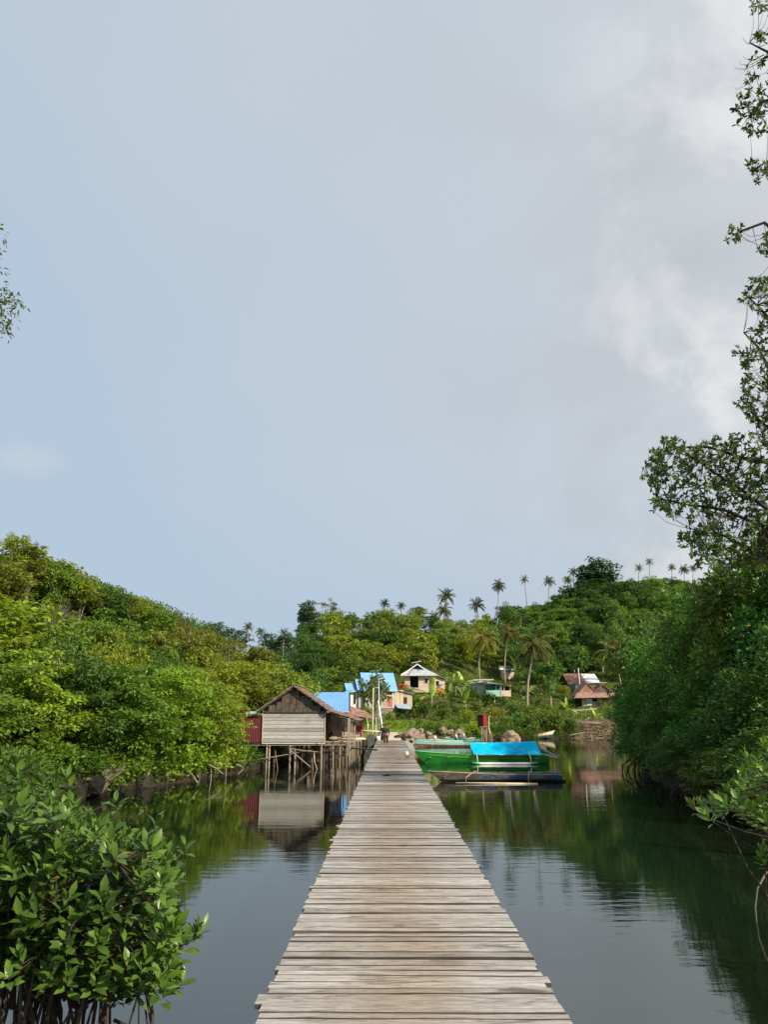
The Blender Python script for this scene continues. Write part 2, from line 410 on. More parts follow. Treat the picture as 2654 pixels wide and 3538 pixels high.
# ------------------------------------------------------------ terrain
WATER = [(-10.5, -8), (-11, 10), (-12.8, 26), (-13.2, 33), (-12.8, 38), (-11, 43), (-9.4, 49), (-8.6, 54), (-7.4, 58.5), (-4.8, 60), (-3.6, 66), (-3.4, 76), (-3.0, 84),
         (-1, 87.2), (1.4, 87.2), (2.4, 92), (2.8, 104), (4.6, 109), (10, 110), (14, 111), (20, 114), (28, 119), (36, 122), (46, 120), (60, 112), (85, 100), (85, 62),
         (44, 56), (24, 54), (17, 50), (14.6, 44), (13.6, 36), (12.8, 28), (12.2, 16), (12.5, -8)]
_W = np.array(WATER); _W2 = np.roll(_W, -1, axis=0)
def shore(x, y):                               # signed distance to the shoreline: positive on land
    x = np.asarray(x, float).ravel(); y = np.asarray(y, float).ravel()
    d2 = np.full(x.shape, 1e12); ins = np.zeros(x.shape, bool)
    for (ax, ay), (bx, by) in zip(_W, _W2):
        ex, ey = bx - ax, by - ay; L = ex * ex + ey * ey
        t = np.clip(((x - ax) * ex + (y - ay) * ey) / L, 0, 1)
        d2 = np.minimum(d2, (x - ax - t * ex) ** 2 + (y - ay - t * ey) ** 2)
        c = ((ay > y) != (by > y))
        xi = ax + (y - ay) / (ey if abs(ey) > 1e-9 else 1e-9) * ex
        ins ^= c & (x < xi)
    return np.where(ins, -1, 1) * np.sqrt(d2)
def sst(t): t = np.clip(t, 0, 1); return t * t * (3 - 2 * t)
# skyline of the tree tops (photo pixels) that the ridges carry
SKY = [(-3000, 2150), (400, 2300), (900, 2330), (990, 2280), (1040, 2156), (1100, 2116), (1200, 2104), (1300, 2098), (1420, 2096), (1520, 2114), (1600, 2126), (1690, 2125), (1760, 2085), (1850, 2075),
       (1930, 2045), (2010, 2000), (2120, 1995), (2300, 1990), (2500, 1990), (2900, 2030), (6000, 2150)]
_sx, _se = [], []
for px, py in SKY:
    r = ray(px, py); _sx.append(r.x / r.y); _se.append(r.z / r.y)
_az_l, _az_r = ray(1560, 2300), ray(1800, 2300)
def ridge(x, y):
    az = x / np.maximum(y, 1); e = np.interp(az, _sx, _se)
    D = 205 + 60 * sst((az - _az_l.x / _az_l.y) / (_az_r.x / _az_r.y - _az_l.x / _az_l.y))
    return e, D
def terr(x, y):
    x = np.asarray(x, float).ravel(); y = np.asarray(y, float).ravel()
    d = shore(x, y)
    z = np.where(d > 0, 1.0 * sst(d / 1.3) + .035 * np.minimum(d, 60), -np.minimum(1.6, .25 - d * .6))
    e, D = ridge(x, y)
    Zr = np.maximum(CAM_Z + e * D - 6.0, 3)
    t = (y - 116) / (D - 116)
    up = np.clip(t, 0, 1) ** 1.45 * (Zr - 3)
    dn = np.where(t > 1, np.maximum(0, 1 - (t - 1) * 1.1), 1)
    z = z + np.where((y > 116), up * dn, 0) * sst((d - 4) / 8)
    # wooded hill behind the left bank
    lw = sst((-x - 9) / 8) * sst((y - 18) / 18) * (1 - sst((y - 95) / 50))
    z = z + 15 * sst((d - 2.5) / 34) * lw
    # ground behind the right-hand mangroves
    z = z + 6 * sst((x - 18) / 20) * (1 - sst((y - 40) / 12)) * sst((d - 2) / 10)
    # far hill
    z = z + 34 * np.exp(-((x + 62) / 75) ** 2 - ((y - 480) / 60) ** 2)
    # gentle unevenness
    z = z + np.where(d > 3, (np.sin(x * .31 + 1.3) * np.cos(y * .27) * .35 + np.sin(x * .09 + y * .12) * .5) * sst((d - 3) / 10), 0)
    return z
def tz(x, y): return float(terr([x], [y])[0])
def hit(px, py, d0=20, d1=420):                # where that line of sight meets the ground
    r = ray(px, py); ys = np.linspace(d0, d1, 1600); xs = r.x / r.y * ys; zs = CAM_Z + r.z / r.y * ys
    g = terr(xs, ys); k = np.nonzero((g >= zs) & (g > 0))[0]
    i = k[0] if len(k) else len(ys) - 1
    return Vector((xs[i], ys[i], g[i]))

xs = np.unique(np.concatenate([np.linspace(-1500, -120, 14), np.linspace(-120, -16, 50), np.linspace(-16, 18, 75), np.linspace(18, 140, 85), np.linspace(140, 1500, 14)]))
ys = np.unique(np.concatenate([np.linspace(-300, -10, 8), np.linspace(-10, 30, 30), np.linspace(30, 126, 150), np.linspace(126, 300, 80), np.linspace(300, 620, 40), np.linspace(620, 3000, 10)]))
gx, gy = np.meshgrid(xs, ys); gz = terr(gx, gy)
nx, ny = len(xs), len(ys)
vv = np.stack([gx.ravel(), gy.ravel(), gz], 1)
ii = (np.arange(ny - 1)[:, None] * nx + np.arange(nx - 1)[None, :]).ravel()
def np_mesh(name, verts, faces, mats, smooth=False):
    """faces: (n,k) int array"""
    me = bpy.data.meshes.new(name); k = faces.shape[1]
    me.vertices.add(len(verts)); me.vertices.foreach_set('co', np.ascontiguousarray(verts, dtype=np.float32).ravel())
    me.loops.add(faces.size); me.loops.foreach_set('vertex_index', np.ascontiguousarray(faces, dtype=np.int32).ravel())
    me.polygons.add(len(faces)); me.polygons.foreach_set('loop_start', np.arange(0, faces.size, k, dtype=np.int32))
    me.polygons.foreach_set('loop_total', np.full(len(faces), k, dtype=np.int32))
    if smooth: me.polygons.foreach_set('use_smooth', np.ones(len(faces), bool))
    for m in mats: me.materials.append(m)
    me.update(calc_edges=True); return me
g = link('ground', np_mesh('ground', vv, np.stack([ii, ii + 1, ii + nx + 1, ii + nx], 1), [M['earth']], True))
tag(g, kind='structure')
w = MB().quad((-1500, -300, 0), (1500, -300, 0), (1500, 3000, 0), (-1500, 3000, 0)).build('water', M['water']); tag(w, kind='structure')

# ------------------------------------------------------------ foliage kit
rng = np.random.default_rng(11)
def unit(a): return a / np.maximum(np.linalg.norm(a, axis=-1, keepdims=True), 1e-9)
RH = (np.array([(0, 0, 0), (.5, .5, .10), (1, 0, -.06), (.5, -.5, .10)]), [(0, 2, 1), (0, 3, 2)])
OV = (np.array([(0, 0, 0), (.28, .40, .07), (.62, .46, .06), (1, 0, -.10), (.62, -.46, .06), (.28, -.40, .07), (.32, 0, 0), (.66, 0, -.01)]),
      [(0, 6, 1), (0, 5, 6), (1, 6, 2), (6, 7, 2), (6, 5, 4), (6, 4, 7), (2, 7, 3), (7, 4, 3)])
def leaves(name, pos, axis, nor, L, W, mat, tmpl=RH, smooth=False):
    T, Fc = tmpl; pos = np.asarray(pos, float); n = len(pos)
    axis = unit(np.asarray(axis, float)); nor = np.asarray(nor, float)
    side = unit(np.cross(nor, axis)); nor = np.cross(axis, side)
    L = np.broadcast_to(L, (n,))[:, None, None]; W = np.broadcast_to(W, (n,))[:, None, None]
    V = pos[:, None] + T[None, :, 0:1] * L * axis[:, None] + T[None, :, 1:2] * W * side[:, None] + T[None, :, 2:3] * L * nor[:, None]
    fa = (np.arange(n)[:, None, None] * len(T) + np.array(Fc)[None]).reshape(-1, 3)
    return np_mesh(name, V.reshape(-1, 3), fa, [mat], smooth)
def lobe_leaves(lobes, dens, L, flat=.8, up=.35, droop=.35, inner=.25):
    """leaf positions over a set of clumps (x, y, z, r)"""
    Ps, A, N, LL = [], [], [], []
    for x, y, z, r in lobes:
        n = max(6, int(dens * r * r)); u = unit(rng.normal(size=(n, 3)))
        u[:, 2] = np.where((u[:, 2] < -.2) & (rng.random(n) < .6), -u[:, 2], u[:, 2])
        rad = np.where(rng.random(n) < inner, rng.uniform(.2, .75, n), rng.uniform(.75, 1.08, n)) * r
        p = u * rad[:, None]; p[:, 2] *= flat
        Ps.append(p + (x, y, z))
        hz = u * (1, 1, .3) + rng.normal(size=(n, 3)) * .45; hz[:, 2] -= droop * rng.uniform(.2, 1.4, n)
        A.append(hz); N.append(u * .55 + (0, 0, up) + rng.normal(size=(n, 3)) * .35)
        LL.append(L * rng.uniform(.65, 1.3, n))
    return np.concatenate(Ps), np.concatenate(A), np.concatenate(N), np.concatenate(LL)
def crown_lobes(n, rx, z0, z1, r0, r1, form='dome'):
    out = []; n = int(n)
    cz, hz = (z0 + z1) / 2, (z1 - z0) / 2
    for i in range(n):
        u = unit(rng.normal(size=3)); k = rng.uniform(.62, 1.0) if i % 4 else rng.uniform(.1, .6)
        x, y, z = u[0] * rx * k, u[1] * rx * k, cz + u[2] * hz * k
        if form == 'skirt':                    # widest low down
            w = 1.0 - .45 * np.clip((z - z0) / (z1 - z0), 0, 1); x, y = x * w * 1.15, y * w * 1.15
        if form == 'layer':
            lv = round((z - z0) / (z1 - z0) * 3) / 3; z = z0 + lv * (z1 - z0) + rng.uniform(-.12, .12) * hz
        r = rng.uniform(r0, r1)
        if k > .85: r *= .8
        if i % 9 == 0 and form != 'layer': x, y, z, r = x * 1.12, y * 1.12, cz + (z - cz) * 1.1, r * .6
        out.append((x, y, z, r))
    return out
def limbs(mb, lobes, H, z0, r, nlimb=9, lean=.4):
    top = Vector((random.uniform(-lean, lean), random.uniform(-lean, lean), H * .8))
    pts = [Vector((0, 0, -.6)), Vector((top.x * .3 + random.uniform(-.1, .1), top.y * .3, H * .3)), Vector((top.x * .7, top.y * .7, H * .55)), top]
    mb.tube(pts, [r, r * .8, r * .5, r * .15], 7)
    big = sorted(lobes, key=lambda q: -q[3])[:nlimb]
    for q in big:
        t = random.uniform(.25, .7); a = pts[0].lerp(pts[3], t); b = Vector(q[:3]); mid = a.lerp(b, .55) + Vector((0, 0, .12 * (b - a).length))
        mb.tube([a, mid, b], [r * .38, r * .22, r * .07], 5)
PROTO = {}
def proto(kind, variant, H, Rr, lobes, dens, L, wl=.5, mat='leaf', flat=.8, up=.35, droop=.35, trunk_r=.16, bark='bark', tmpl=RH, nl=9):
    if kind == 'mangrove': bark = 'root'
    p, a, n, LL = lobe_leaves(lobes, dens, L, flat, up, droop)
    cm = leaves('crown', p, a, n, LL, LL * wl, M[mat], tmpl)
    mb = MB(); limbs(mb, lobes, H, 0, trunk_r, nl)
    if kind == 'mangrove':                      # arching prop roots
        for k in range(34):
            a = random.uniform(0, 6.28); r_ = random.uniform(.8, 3.0); h = random.uniform(.9, 2.2)
            c0, s0 = math.cos(a), math.sin(a); mb.tube([(c0 * .1, s0 * .1, h), (c0 * r_ * .5, s0 * r_ * .5, h * .85), (c0 * r_ * .9, s0 * r_ * .9, h * .3), (c0 * r_, s0 * r_, -.8)], [.05, .04, .035, .03], 5, cap=False)
    me = bpy.data.meshes.new('trunk'); me.from_pydata(mb.v, [], mb.f); me.materials.append(M[bark]); me.polygons.foreach_set('use_smooth', [True] * len(me.polygons))
    PROTO.setdefault(kind, []).append((cm, me, H, Rr))
for v in range(3):
    proto('bank', v, 8, 3.6, crown_lobes(120, 3.5, .4, 7.5, .32, .80, 'skirt'), 330, .25, .5, droop=.6, flat=.62)
for v in range(5):
    proto('broad', v, 8, 3.6, crown_lobes((95, 70, 95, 55, 80)[v], 3.3, (2.2, 1.4, 2.2, 1.0, 1.8)[v], 7.5, .32, (.85, .95, .75, 1.15, .8)[v]), (270, 190, 300, 120, 230)[v], (.27, .36, .22, .44, .30)[v], .55, droop=.5, flat=(.62, .7, .5, .8, .55)[v])
for v in range(3):
    proto('mangrove', v, 9, 3.8, crown_lobes(130, 3.7, .15, 8.6, .32, .80, 'skirt'), 360, .225, .42, 'leaf_dark', droop=-.1, up=.1, flat=.95)
for v in range(4):
    proto('far', v, 8, 3.6, crown_lobes((44, 60, 30, 50)[v], 3.0, 1.6, 7.4, .45, (1.1, .9, 1.4, 1.0)[v]), (72, 110, 48, 80)[v], (.50, .38, .68, .46)[v], .58, flat=(.7, .55, .8, .6)[v])
for v in range(3):
    proto('umbrella', v, 8, 4.2, crown_lobes(40, 3.9, 3.2, 7.2, .6, 1.25, 'layer') + crown_lobes(16, 2.6, 1.6, 5.0, .7, 1.2), 75, .50, .5, flat=.5, up=.8, droop=.15)
for v in range(2):
    proto('column', v, 13, 3.2, crown_lobes(70, 2.7, 2.0, 12.3, .7, 1.2), 75, .5, .6)
for v in range(2):
    proto('airy', v, 8, 3.0, crown_lobes(26, 2.5, 3.2, 7.6, .35, .7), 150, .32, .5, trunk_r=.10, nl=22, bark='pole')
for v in range(3):
    proto('shrub', v, 2.2, 1.5, crown_lobes(22, 1.15, .3, 1.9, .35, .55), 170, .26, .55, droop=.2)
def plant(name, kind, base, H, Rr, col, label, cat='tree', group=None, v=None, rz=None):
    cm, tm, H0, R0 = PROTO[kind][random.randrange(len(PROTO[kind])) if v is None else v]
    o = thing(name, base, label, cat, group, random.uniform(0, 6.28) if rz is None else rz)
    if kind == 'shrub': col = (col[0] * 1.35, col[1] * 1.3, col[2])
    o.scale = (Rr / R0, Rr / R0, H / H0)
    c = link('crown', cm, o); j = random.uniform(.9, 1.12)
    c.color = (col[0] * j * random.uniform(.92, 1.08), col[1] * j, col[2] * j, 1)
    link('trunk', tm, o)
    return o
def plant_top(name, kind, px, py_top, D, Rr, col, label, **k):     # stands on the ground at y = D, its top seen at that height
    p = P(px, py_top, D); b = tz(p.x, D)
    if b < .1: b = .1
    return plant(name, kind, (p.x, D, b - .15), max(p.z - b + .15, 1.5), Rr, col, label, **k)

YG, GR, OL, DG, BG, MG, RD = (.15, .195, .018), (.088, .148, .018), (.125, .145, .022), (.045, .095, .016), (.05, .095, .05), (.020, .075, .018), (.13, .105, .03)
BRT = (.13, .205, .018)

# ------------------------------------------------------------ left bank woods
gl = 'trees along the left bank'
for i, (px, top, D, r, col, kind, lab) in enumerate([
    (-40, 2200, 33, 3.0, GR, 'bank', 'bushy green tree at the left frame edge above the leaning logs'),
    (130, 2190, 36, 2.9, BRT, 'bank', 'leafy tree overhanging the leaning driftwood logs on the left bank'),
    (290, 2180, 38, 2.9, DG, 'bank', 'darker leafy tree on the bank right behind the leaning logs'),
    (440, 2250, 40, 3.0, GR, 'bank', 'spreading tree drooping over the dark rocky part of the left bank'),
    (590, 2260, 43, 2.9, BRT, 'bank', 'bright green tree whose drooping sprays hang over the dark bank'),
    (690, 2290, 46, 2.5, BRT, 'bank', 'bright leafy tree left of the maroon side of the stilt house'),
    (772, 2335, 50, 1.9, YG, 'bank', 'yellow-green tree touching the maroon sheet wall of the stilt house'),
    (10, 2020, 46, 4.2, YG, 'broad', 'sunlit yellow-green tree low on the hill at the left frame edge'),
    (170, 2090, 48, 4.0, GR, 'broad', 'round green tree below the dry grey bush on the left hill'),
    (330, 2080, 50, 3.6, GR, 'broad', 'tall tree with layered sprays in the middle of the left wood'),
    (470, 2170, 53, 3.6, GR, 'broad', 'rounded tree behind the drooping bank trees'),
    (600, 2140, 58, 3.5, OL, 'broad', 'olive tree with a domed crown below the small reddish treetop'),
    (700, 2230, 60, 3.4, YG, 'broad', 'yellow-green tree up the bank, left behind the stilt house'),
    (810, 2240, 66, 3.6, YG, 'broad', 'golden green tree rising above the maroon annex'),
    (900, 2270, 70, 3.4, OL, 'broad', 'olive green tree just left of the thatched gable'),
    (985, 2270, 74, 3.2, YG, 'broad', 'yellowish tree directly above the thatched gable'),
    (1045, 2330, 78, 2.6, OL, 'broad', 'small yellow-green tree over the ridge of the blue sheet roof'),
    (30, 1845, 62, 4.6, OL, 'broad', 'tallest tree of the left hill, at the left frame edge'),
    (-60, 1900, 52, 4.0, OL, 'broad', 'olive tree half out of frame on the upper left hill'),
    (140, 1900, 66, 4.2, YG, 'broad', 'golden leafy tree on the left skyline'),
    (240, 1960, 68, 3.8, OL, 'broad', 'olive tree on the sloping left skyline'),
    (330, 2005, 72, 3.6, GR, 'broad', 'green tree near the middle of the sloping left skyline'),
    (420, 2045, 74, 3.6, YG, 'broad', 'yellow-green tree on the lower part of the left skyline'),
    (500, 2090, 78, 3.4, YG, 'broad', 'golden tree where the left skyline flattens'),
    (606, 2110, 80, 1.9, RD, 'airy', 'small reddish treetop poking above the left skyline'),
    (660, 2150, 80, 2.0, RD, 'airy', 'thin brown-leaved treetop right of the reddish one'),
    (700, 2165, 84, 2.6, OL, 'broad', 'olive crown beside the thin brown treetop'),
    (860, 2215, 90, 4.0, OL, 'broad', 'olive crown in front of the far bluish trees'),
    (960, 2300, 92, 3.6, YG, 'broad', 'sunlit crown behind the thatched house on the left of the valley')]):
    plant_top('bank_tree' if kind == 'bank' else 'leafy_tree', kind, px, top, D, r * (1.22 if kind == 'bank' else 1.05), col, lab, group=gl)
for px, top, D, r, col, kind, lab in [
    (55, 1822, 60, 1.7, YG, 'airy', 'thin sprig-like treetop highest on the left skyline'), (118, 1872, 62, 1.6, OL, 'airy', 'thin treetop right of the highest sprig on the left skyline'),
    (195, 1915, 64, 2.2, GR, 'broad', 'small round crown standing out of the upper left skyline'), (292, 1968, 67, 1.8, YG, 'airy', 'loose yellow-green treetop standing above the left skyline slope'),
    (372, 2012, 70, 2.4, DG, 'broad', 'dark little crown on the middle of the left skyline'), (462, 2052, 73, 1.9, OL, 'airy', 'loose olive treetop on the lower left skyline'),
    (545, 2082, 76, 2.4, GR, 'broad', 'small green crown before the reddish treetop on the left skyline'), (800, 2188, 84, 2.0, OL, 'airy', 'loose treetop near the far palms on the left skyline'),
    (90, 2130, 44, 2.2, YG, 'broad', 'small golden crown pushing out of the left wood at the frame side'), (250, 2120, 43, 2.0, GR, 'airy', 'loose leafy top sticking out above the bank trees at left'),
    (395, 2160, 45, 2.3, YG, 'broad', 'bright small crown between the layered tree and the drooping bank trees'), (545, 2215, 48, 2.0, DG, 'broad', 'dark small crown above the drooping bank trees'),
    (650, 2260, 52, 2.0, YG, 'airy', 'loose golden top behind the bank trees, left of the stilt house'), (170, 2260, 39, 2.0, DG, 'broad', 'dark small crown in front of the left wood')]:
    plant_top('leafy_tree', kind, px, top, D, r, col, lab, group=gl)
for px, D, h, col in [(470, 37.5, 1.5, DG), (520, 39, 1.8, GR), (575, 40.5, 1.5, DG), (630, 42, 1.9, GR), (690, 43.5, 1.6, BRT), (745, 45, 1.7, GR), (800, 47, 1.8, YG), (835, 49, 1.6, GR), (420, 36.5, 1.6, GR), (240, 34.5, 1.8, DG), (180, 34, 1.8, GR)]:
    p = P(px, 2700, D); x = p.x
    while shore([x], [D])[0] < .25: x -= .2
    plant('shrub', 'shrub', (x, D, tz(x, D) - .1), h, 1.5, col, 'low leafy shrub drooping over the water on the left bank', cat='shrub', group='shrubs drooping over the left waterline')
for i, (px, py, D) in enumerate([(60, 2330, 41), (230, 2330, 43), (400, 2330, 46), (530, 2360, 49), (660, 2380, 53), (90, 2180, 56), (260, 2160, 60)]):
    plant_top('leafy_tree', 'broad', px, py, D, 3.4, random.choice([GR, DG, BRT]), 'green tree with its crown half buried in the left wood', group='trees inside the left wood')
# dry grey-brown bush on the hill
b = P(190, 2110, 56); o = thing('dry_bush', (b.x, 56, tz(b.x, 56)), 'dry greyish-tan twiggy bush among the green trees of the left hill', 'bush')
mb = MB(); o.location = (b.x, 56, b.z - 1.5)
for k in range(220):
    a = random.uniform(0, 6.28); e = random.uniform(.2, 1.4); L = random.uniform(1.2, 2.3); d = Vector((math.cos(a) * math.cos(e) * 1.4, math.sin(a) * math.cos(e), math.sin(e)))
    p1 = d * L * .5; mb.tube([(0, 0, 0), p1 + Vector((0, 0, .1)), d * L], [.018, .012, .004], 3, cap=False)
    mb.tube([p1, p1 + (d + Vector([random.uniform(-.6, .6) for _ in range(3)])) * L * .4], [.01, .004], 3, cap=False)
mb.build('twigs', M['pole'], o)
MB().tube([(0, 0, -3), (0.1, 0, -1.2), (0, 0, .1)], [.10, .08, .05], 6).build('trunk', M['bark'], o)

# a bough of a tree standing out of frame on the left, its leafy ends in view
o = thing('overhanging_bough', (-13, 17, 1.0), 'leafy bough reaching in from a tree at the left frame edge', 'tree')
tr = MB(); tips = []; 
tr.tube([(-13 + 13, 0, -1.5), (-.2, .3, 4), (.6, .2, 9), (.8, .2, 13)], [.22, .18, .12, .06], 7)
for (px, py) in [(5, 790), (-25, 840), (-10, 905), (10, 985), (45, 1030), (15, 1010), (70, 1040), (5, 1050), (30, 1070), (-10, 1100), (10, 1130), (-20, 1010), (-40, 960), (-60, 1080), (-60, 820), (22, 1100), (-90, 900), (-120, 1000), (-100, 1100)]:
    q = Pd(px - 16, py, 24) - Vector(o.location); tips.append(q)
    a = Vector((.7, .2, min(q.z - .5, 12))); m = a.lerp(q, .5) + Vector((0, 0, .35)); tr.tube([a, m, q], [.045, .025, .006], 4)
p, a, n, LL = lobe_leaves([(q.x, q.y, q.z, .24) for q in tips] + [(q.x + .2 * random.uniform(-1, 1), q.y + .3, q.z - .15, .22) for q in tips], 260, .17, .9, .2, .9)
c = link('crown', leaves('crown', p, a, n, LL, LL * .42, M['leaf'], OV), o); c.color = (.07, .10, .02, 1)
tr.build('trunk', M['bark'], o, True)

# ------------------------------------------------------------ right bank mangroves
gm = 'dark mangroves along the right bank'
for i, (px, top, D, r, lab) in enumerate([
    (2255, 2170, 52, 3.2, 'dark mangrove at the left end of the right-hand wall of trees'),
    (2240, 2330, 48, 2.9, 'low dark mangrove whose foliage hangs over the bend of the creek'),
    (2370, 2040, 46, 3.6, 'dark mangrove stepping up behind the leftmost ones'),
    (2320, 2420, 42, 2.7, 'low mangrove drooping to the water below the right-hand wall'),
    (2470, 1940, 43, 3.8, 'tall dense dark mangrove below the sparse branches'),
    (2430, 2450, 37, 2.6, 'low dark mangrove nearest the reflection of the blue canopy side'),
    (2600, 1790, 38, 4.8, 'tallest dense mangrove at the right frame edge'),
    (2520, 1880, 41, 3.6, 'tall mangrove just left of the tallest one'), (2720, 1740, 36, 4.4, 'tall mangrove mostly outside the right frame edge'),
    (2560, 2350, 34, 3.0, 'mid-height mangrove in the shade of the tallest one'),
    (2560, 2560, 31, 2.3, 'small mangrove with leaves touching the water near the light green sprays'),
    (2700, 2150, 31, 3.6, 'broad dark mangrove half out of frame at the right'),
    (2700, 2480, 27, 2.8, 'low mangrove cut by the right frame edge'),
    (2385, 2520, 36, 2.3, 'very low mangrove just above the water, left of the small one'), (2470, 2600, 32.5, 2.0, 'lowest mangrove clump dipping its leaves in the creek'),
    (2215, 2440, 50, 2.3, 'low mangrove clump at the far left foot of the wall'),
    (2480, 2240, 39, 3.2, 'dense mangrove in the middle of the right-hand wall')]):
    p = P(px, top, D); 
    plant('mangrove_tree', 'mangrove', (p.x, D, 0.15), p.z, r, (MG[0] * random.uniform(2.0, 3.6), MG[1] * random.uniform(1.1, 2.0), MG[2] * .9), lab, group=gm, v=i % 3)
for i, (px, top, D, r, col, lab) in enumerate([
    (2180, 2100, 75, 3.4, (.06, .11, .025), 'lighter green tree behind the left end of the mangrove wall'),
    (2270, 2070, 80, 4.0, (.075, .12, .025), 'olive-lit tree behind the mangrove wall, below the two tall thin palms'),
    (2360, 2050, 85, 4.0, (.07, .12, .025), 'green tree rising behind the mangroves under the right skyline')]):
    p = P(px, top, D); plant('leafy_tree', 'broad', (p.x, D, max(tz(p.x, D), .1) - .1), p.z - max(tz(p.x, D), .1), r, col, lab, group=gm)
for i in range(26):                             # deeper rows, so that no gap opens behind
    px = random.uniform(2350, 3200); D = random.uniform(34, 60); p = P(px, 2300, D); x = max(p.x, 19)
    plant('mangrove_tree', 'mangrove', (x, D, max(.2, tz(x, D) - .2)), random.uniform(8.5, 11), 4, MG, 'dark mangrove hidden deep behind the right-hand wall of mangroves', group='mangroves deep in the right-hand wood') if i < 12 else None

# tall sparse tree whose boughs cross the right frame edge
o = thing('tall_mangrove_tree', (13.4, 18.5, .2), 'tall sparse-leaved tree against the sky along the right frame edge', 'tree')
base = Vector(o.location); T = MB()
trunk = [Vector((0, 0, -1.4)), Vector((-.3, 0, 4)), Vector((-.5, -.3, 9)), Vector((-.9, -.6, 14)), Vector((-1.3, -1.0, 19)), Vector((-1.4, -1.5, 24))]
T.tube(trunk, [.24, .2, .16, .12, .08, .04], 8)
def on_trunk(z):
    for a, b in zip(trunk, trunk[1:]):
        if a.z <= z <= b.z: return a.lerp(b, (z - a.z) / (b.z - a.z))
    return trunk[-1]
boughs = []                                     # main boughs as pixel lists
for pts, dep in [([(2760, 2000), (2654, 1760), (2560, 1690), (2480, 1640), (2380, 1570), (2300, 1520)], 20), ([(2760, 1900), (2640, 1820), (2500, 1760), (2360, 1740), (2270, 1720)], 19.5),
                 ([(2800, 1850), (2660, 1600), (2560, 1580), (2450, 1545), (2340, 1545), (2230, 1610)], 20.5), ([(2800, 1700), (2680, 1500), (2610, 1440), (2580, 1400)], 20),
                 ([(2800, 1500), (2680, 1320), (2620, 1200), (2570, 1150)], 20.5), ([(2820, 1350), (2690, 1150), (2640, 1080), (2590, 1030)], 20),
                 ([(2850, 1000), (2720, 830), (2640, 770), (2560, 800), (2530, 815)], 20), ([(2850, 800), (2720, 600), (2650, 560), (2600, 590)], 20.5),
                 ([(2850, 500), (2740, 330), (2640, 350), (2590, 400)], 20.5), ([(2850, 300), (2740, 180), (2650, 180), (2590, 150)], 20.5), ([(2850, 100), (2700, 20), (2620, 20)], 20.5),
                 ([(2700, 2000), (2600, 1900), (2500, 1850), (2400, 1830)], 20), ([(2700, 1300), (2660, 1350), (2640, 1420)], 19.5)]:
    w = [Pd(px, py, dep + random.uniform(-.5, .5)) - base for px, py in pts]
    w[0] = on_trunk(max(2, w[0].z - 1.2)); boughs.append(w)
    n = len(w); T.tube(w, [.06 * (1 - .85 * k / (n - 1)) + .007 for k in range(n)], 5)
spots = []
def inpoly(x, y, poly):
    c = False
    for (ax, ay), (bx, by) in zip(poly, poly[1:] + poly[:1]):
        if (ay > y) != (by > y) and x < (bx - ax) * (y - ay) / (by - ay) + ax: c = not c
    return c
MAINP = [(2290, 1500), (2400, 1540), (2470, 1510), (2654, 1490), (2800, 1480), (2800, 2000), (2560, 1960), (2450, 1950), (2420, 1960), (2345, 1880), (2380, 1800), (2240, 1760), (2260, 1700), (2210, 1640), (2240, 1560)]
COLP = [(2600, 960), (2560, 1040), (2620, 1100), (2580, 1150), (2530, 1220), (2580, 1300), (2540, 1400), (2590, 1460), (2654, 1480), (2800, 1480), (2800, 960)]
while len(spots) < 1250:
    x, y = random.uniform(2200, 2800), random.uniform(1480, 2000)
    if inpoly(x, y, MAINP): spots.append((x, y, random.uniform(18.6, 21.5)))
while len(spots) < 1750:
    x, y = random.uniform(2500, 2800), random.uniform(960, 1480)
    if inpoly(x, y, COLP): spots.append((x, y, random.uniform(19, 21.5)))
for cx, cy, rx, ry, n in [(2640, 20, 50, 25, 12), (2645, 130, 30, 18, 6), (2640, 230, 55, 50, 12), (2600, 330, 60, 60, 16), (2590, 420, 45, 50, 12), (2640, 400, 30, 80, 10), (2625, 590, 45, 40, 14), (2535, 805, 30, 28, 9), (2640, 860, 20, 50, 8), (2745, 500, 60, 400, 50), (2800, 700, 80, 500, 50)]:
    for _ in range(int(n * 1.8)): spots.append((cx + random.uniform(-rx, rx), cy + random.uniform(-ry, ry), random.uniform(19.4, 21)))
flat = [q for w in boughs for a, b in zip(w[1:], w[2:]) for q in (a, a.lerp(b, .5), b)]
pos, axs, nrm = [], [], []
for (x, y, dep) in spots:
    q = Pd(x, y, dep) - base; near = min(flat, key=lambda s: (s - q).length_squared + (0 if s.z < q.z + .5 else .4))
    if random.random() < .6 and (near - q).length < 1.3: T.tube([near, near.lerp(q, .35) + Vector((0, 0, -.10)), near.lerp(q, .7) + Vector((0, 0, -.16)), q], [.011, .008, .006, .004], 3, cap=False)
    d = Vector((random.uniform(-1, 1), random.uniform(-1, 1), random.uniform(-.2, 1))).normalized()
    for k in range(random.randint(5, 8)):
        a = Vector([random.uniform(-1, 1) for _ in range(3)]); a = (a - d * a.dot(d)).normalized() + d * random.uniform(.1, .9)
        pos.append(q); axs.append(a); nrm.append(d - a * .4)
for (a, b) in [((2600, 150), (2572, 140)), ((2640, 200), (2560, 225)), ((2640, 190), (2575, 205)), ((2630, 215), (2545, 240)), ((2610, 250), (2545, 312))]:  # bare hooked twigs
    qa, qb = Pd(*a, 20) - base, Pd(*b, 20) - base
    T.tube([qa, qa.lerp(qb, .6) + Vector((0, 0, -.1)), qb, qb + Vector((-.04, 0, .10))], [.012, .008, .005, .003], 3, cap=False)
L = rng.uniform(.11, .175, len(pos))
c = link('crown', leaves('crown', pos, axs, nrm, L, L * .37, M['leaf_dark'], OV), o); c.color = (.055, .09, .02, 1)
T.build('trunk', M['root'], o, True)

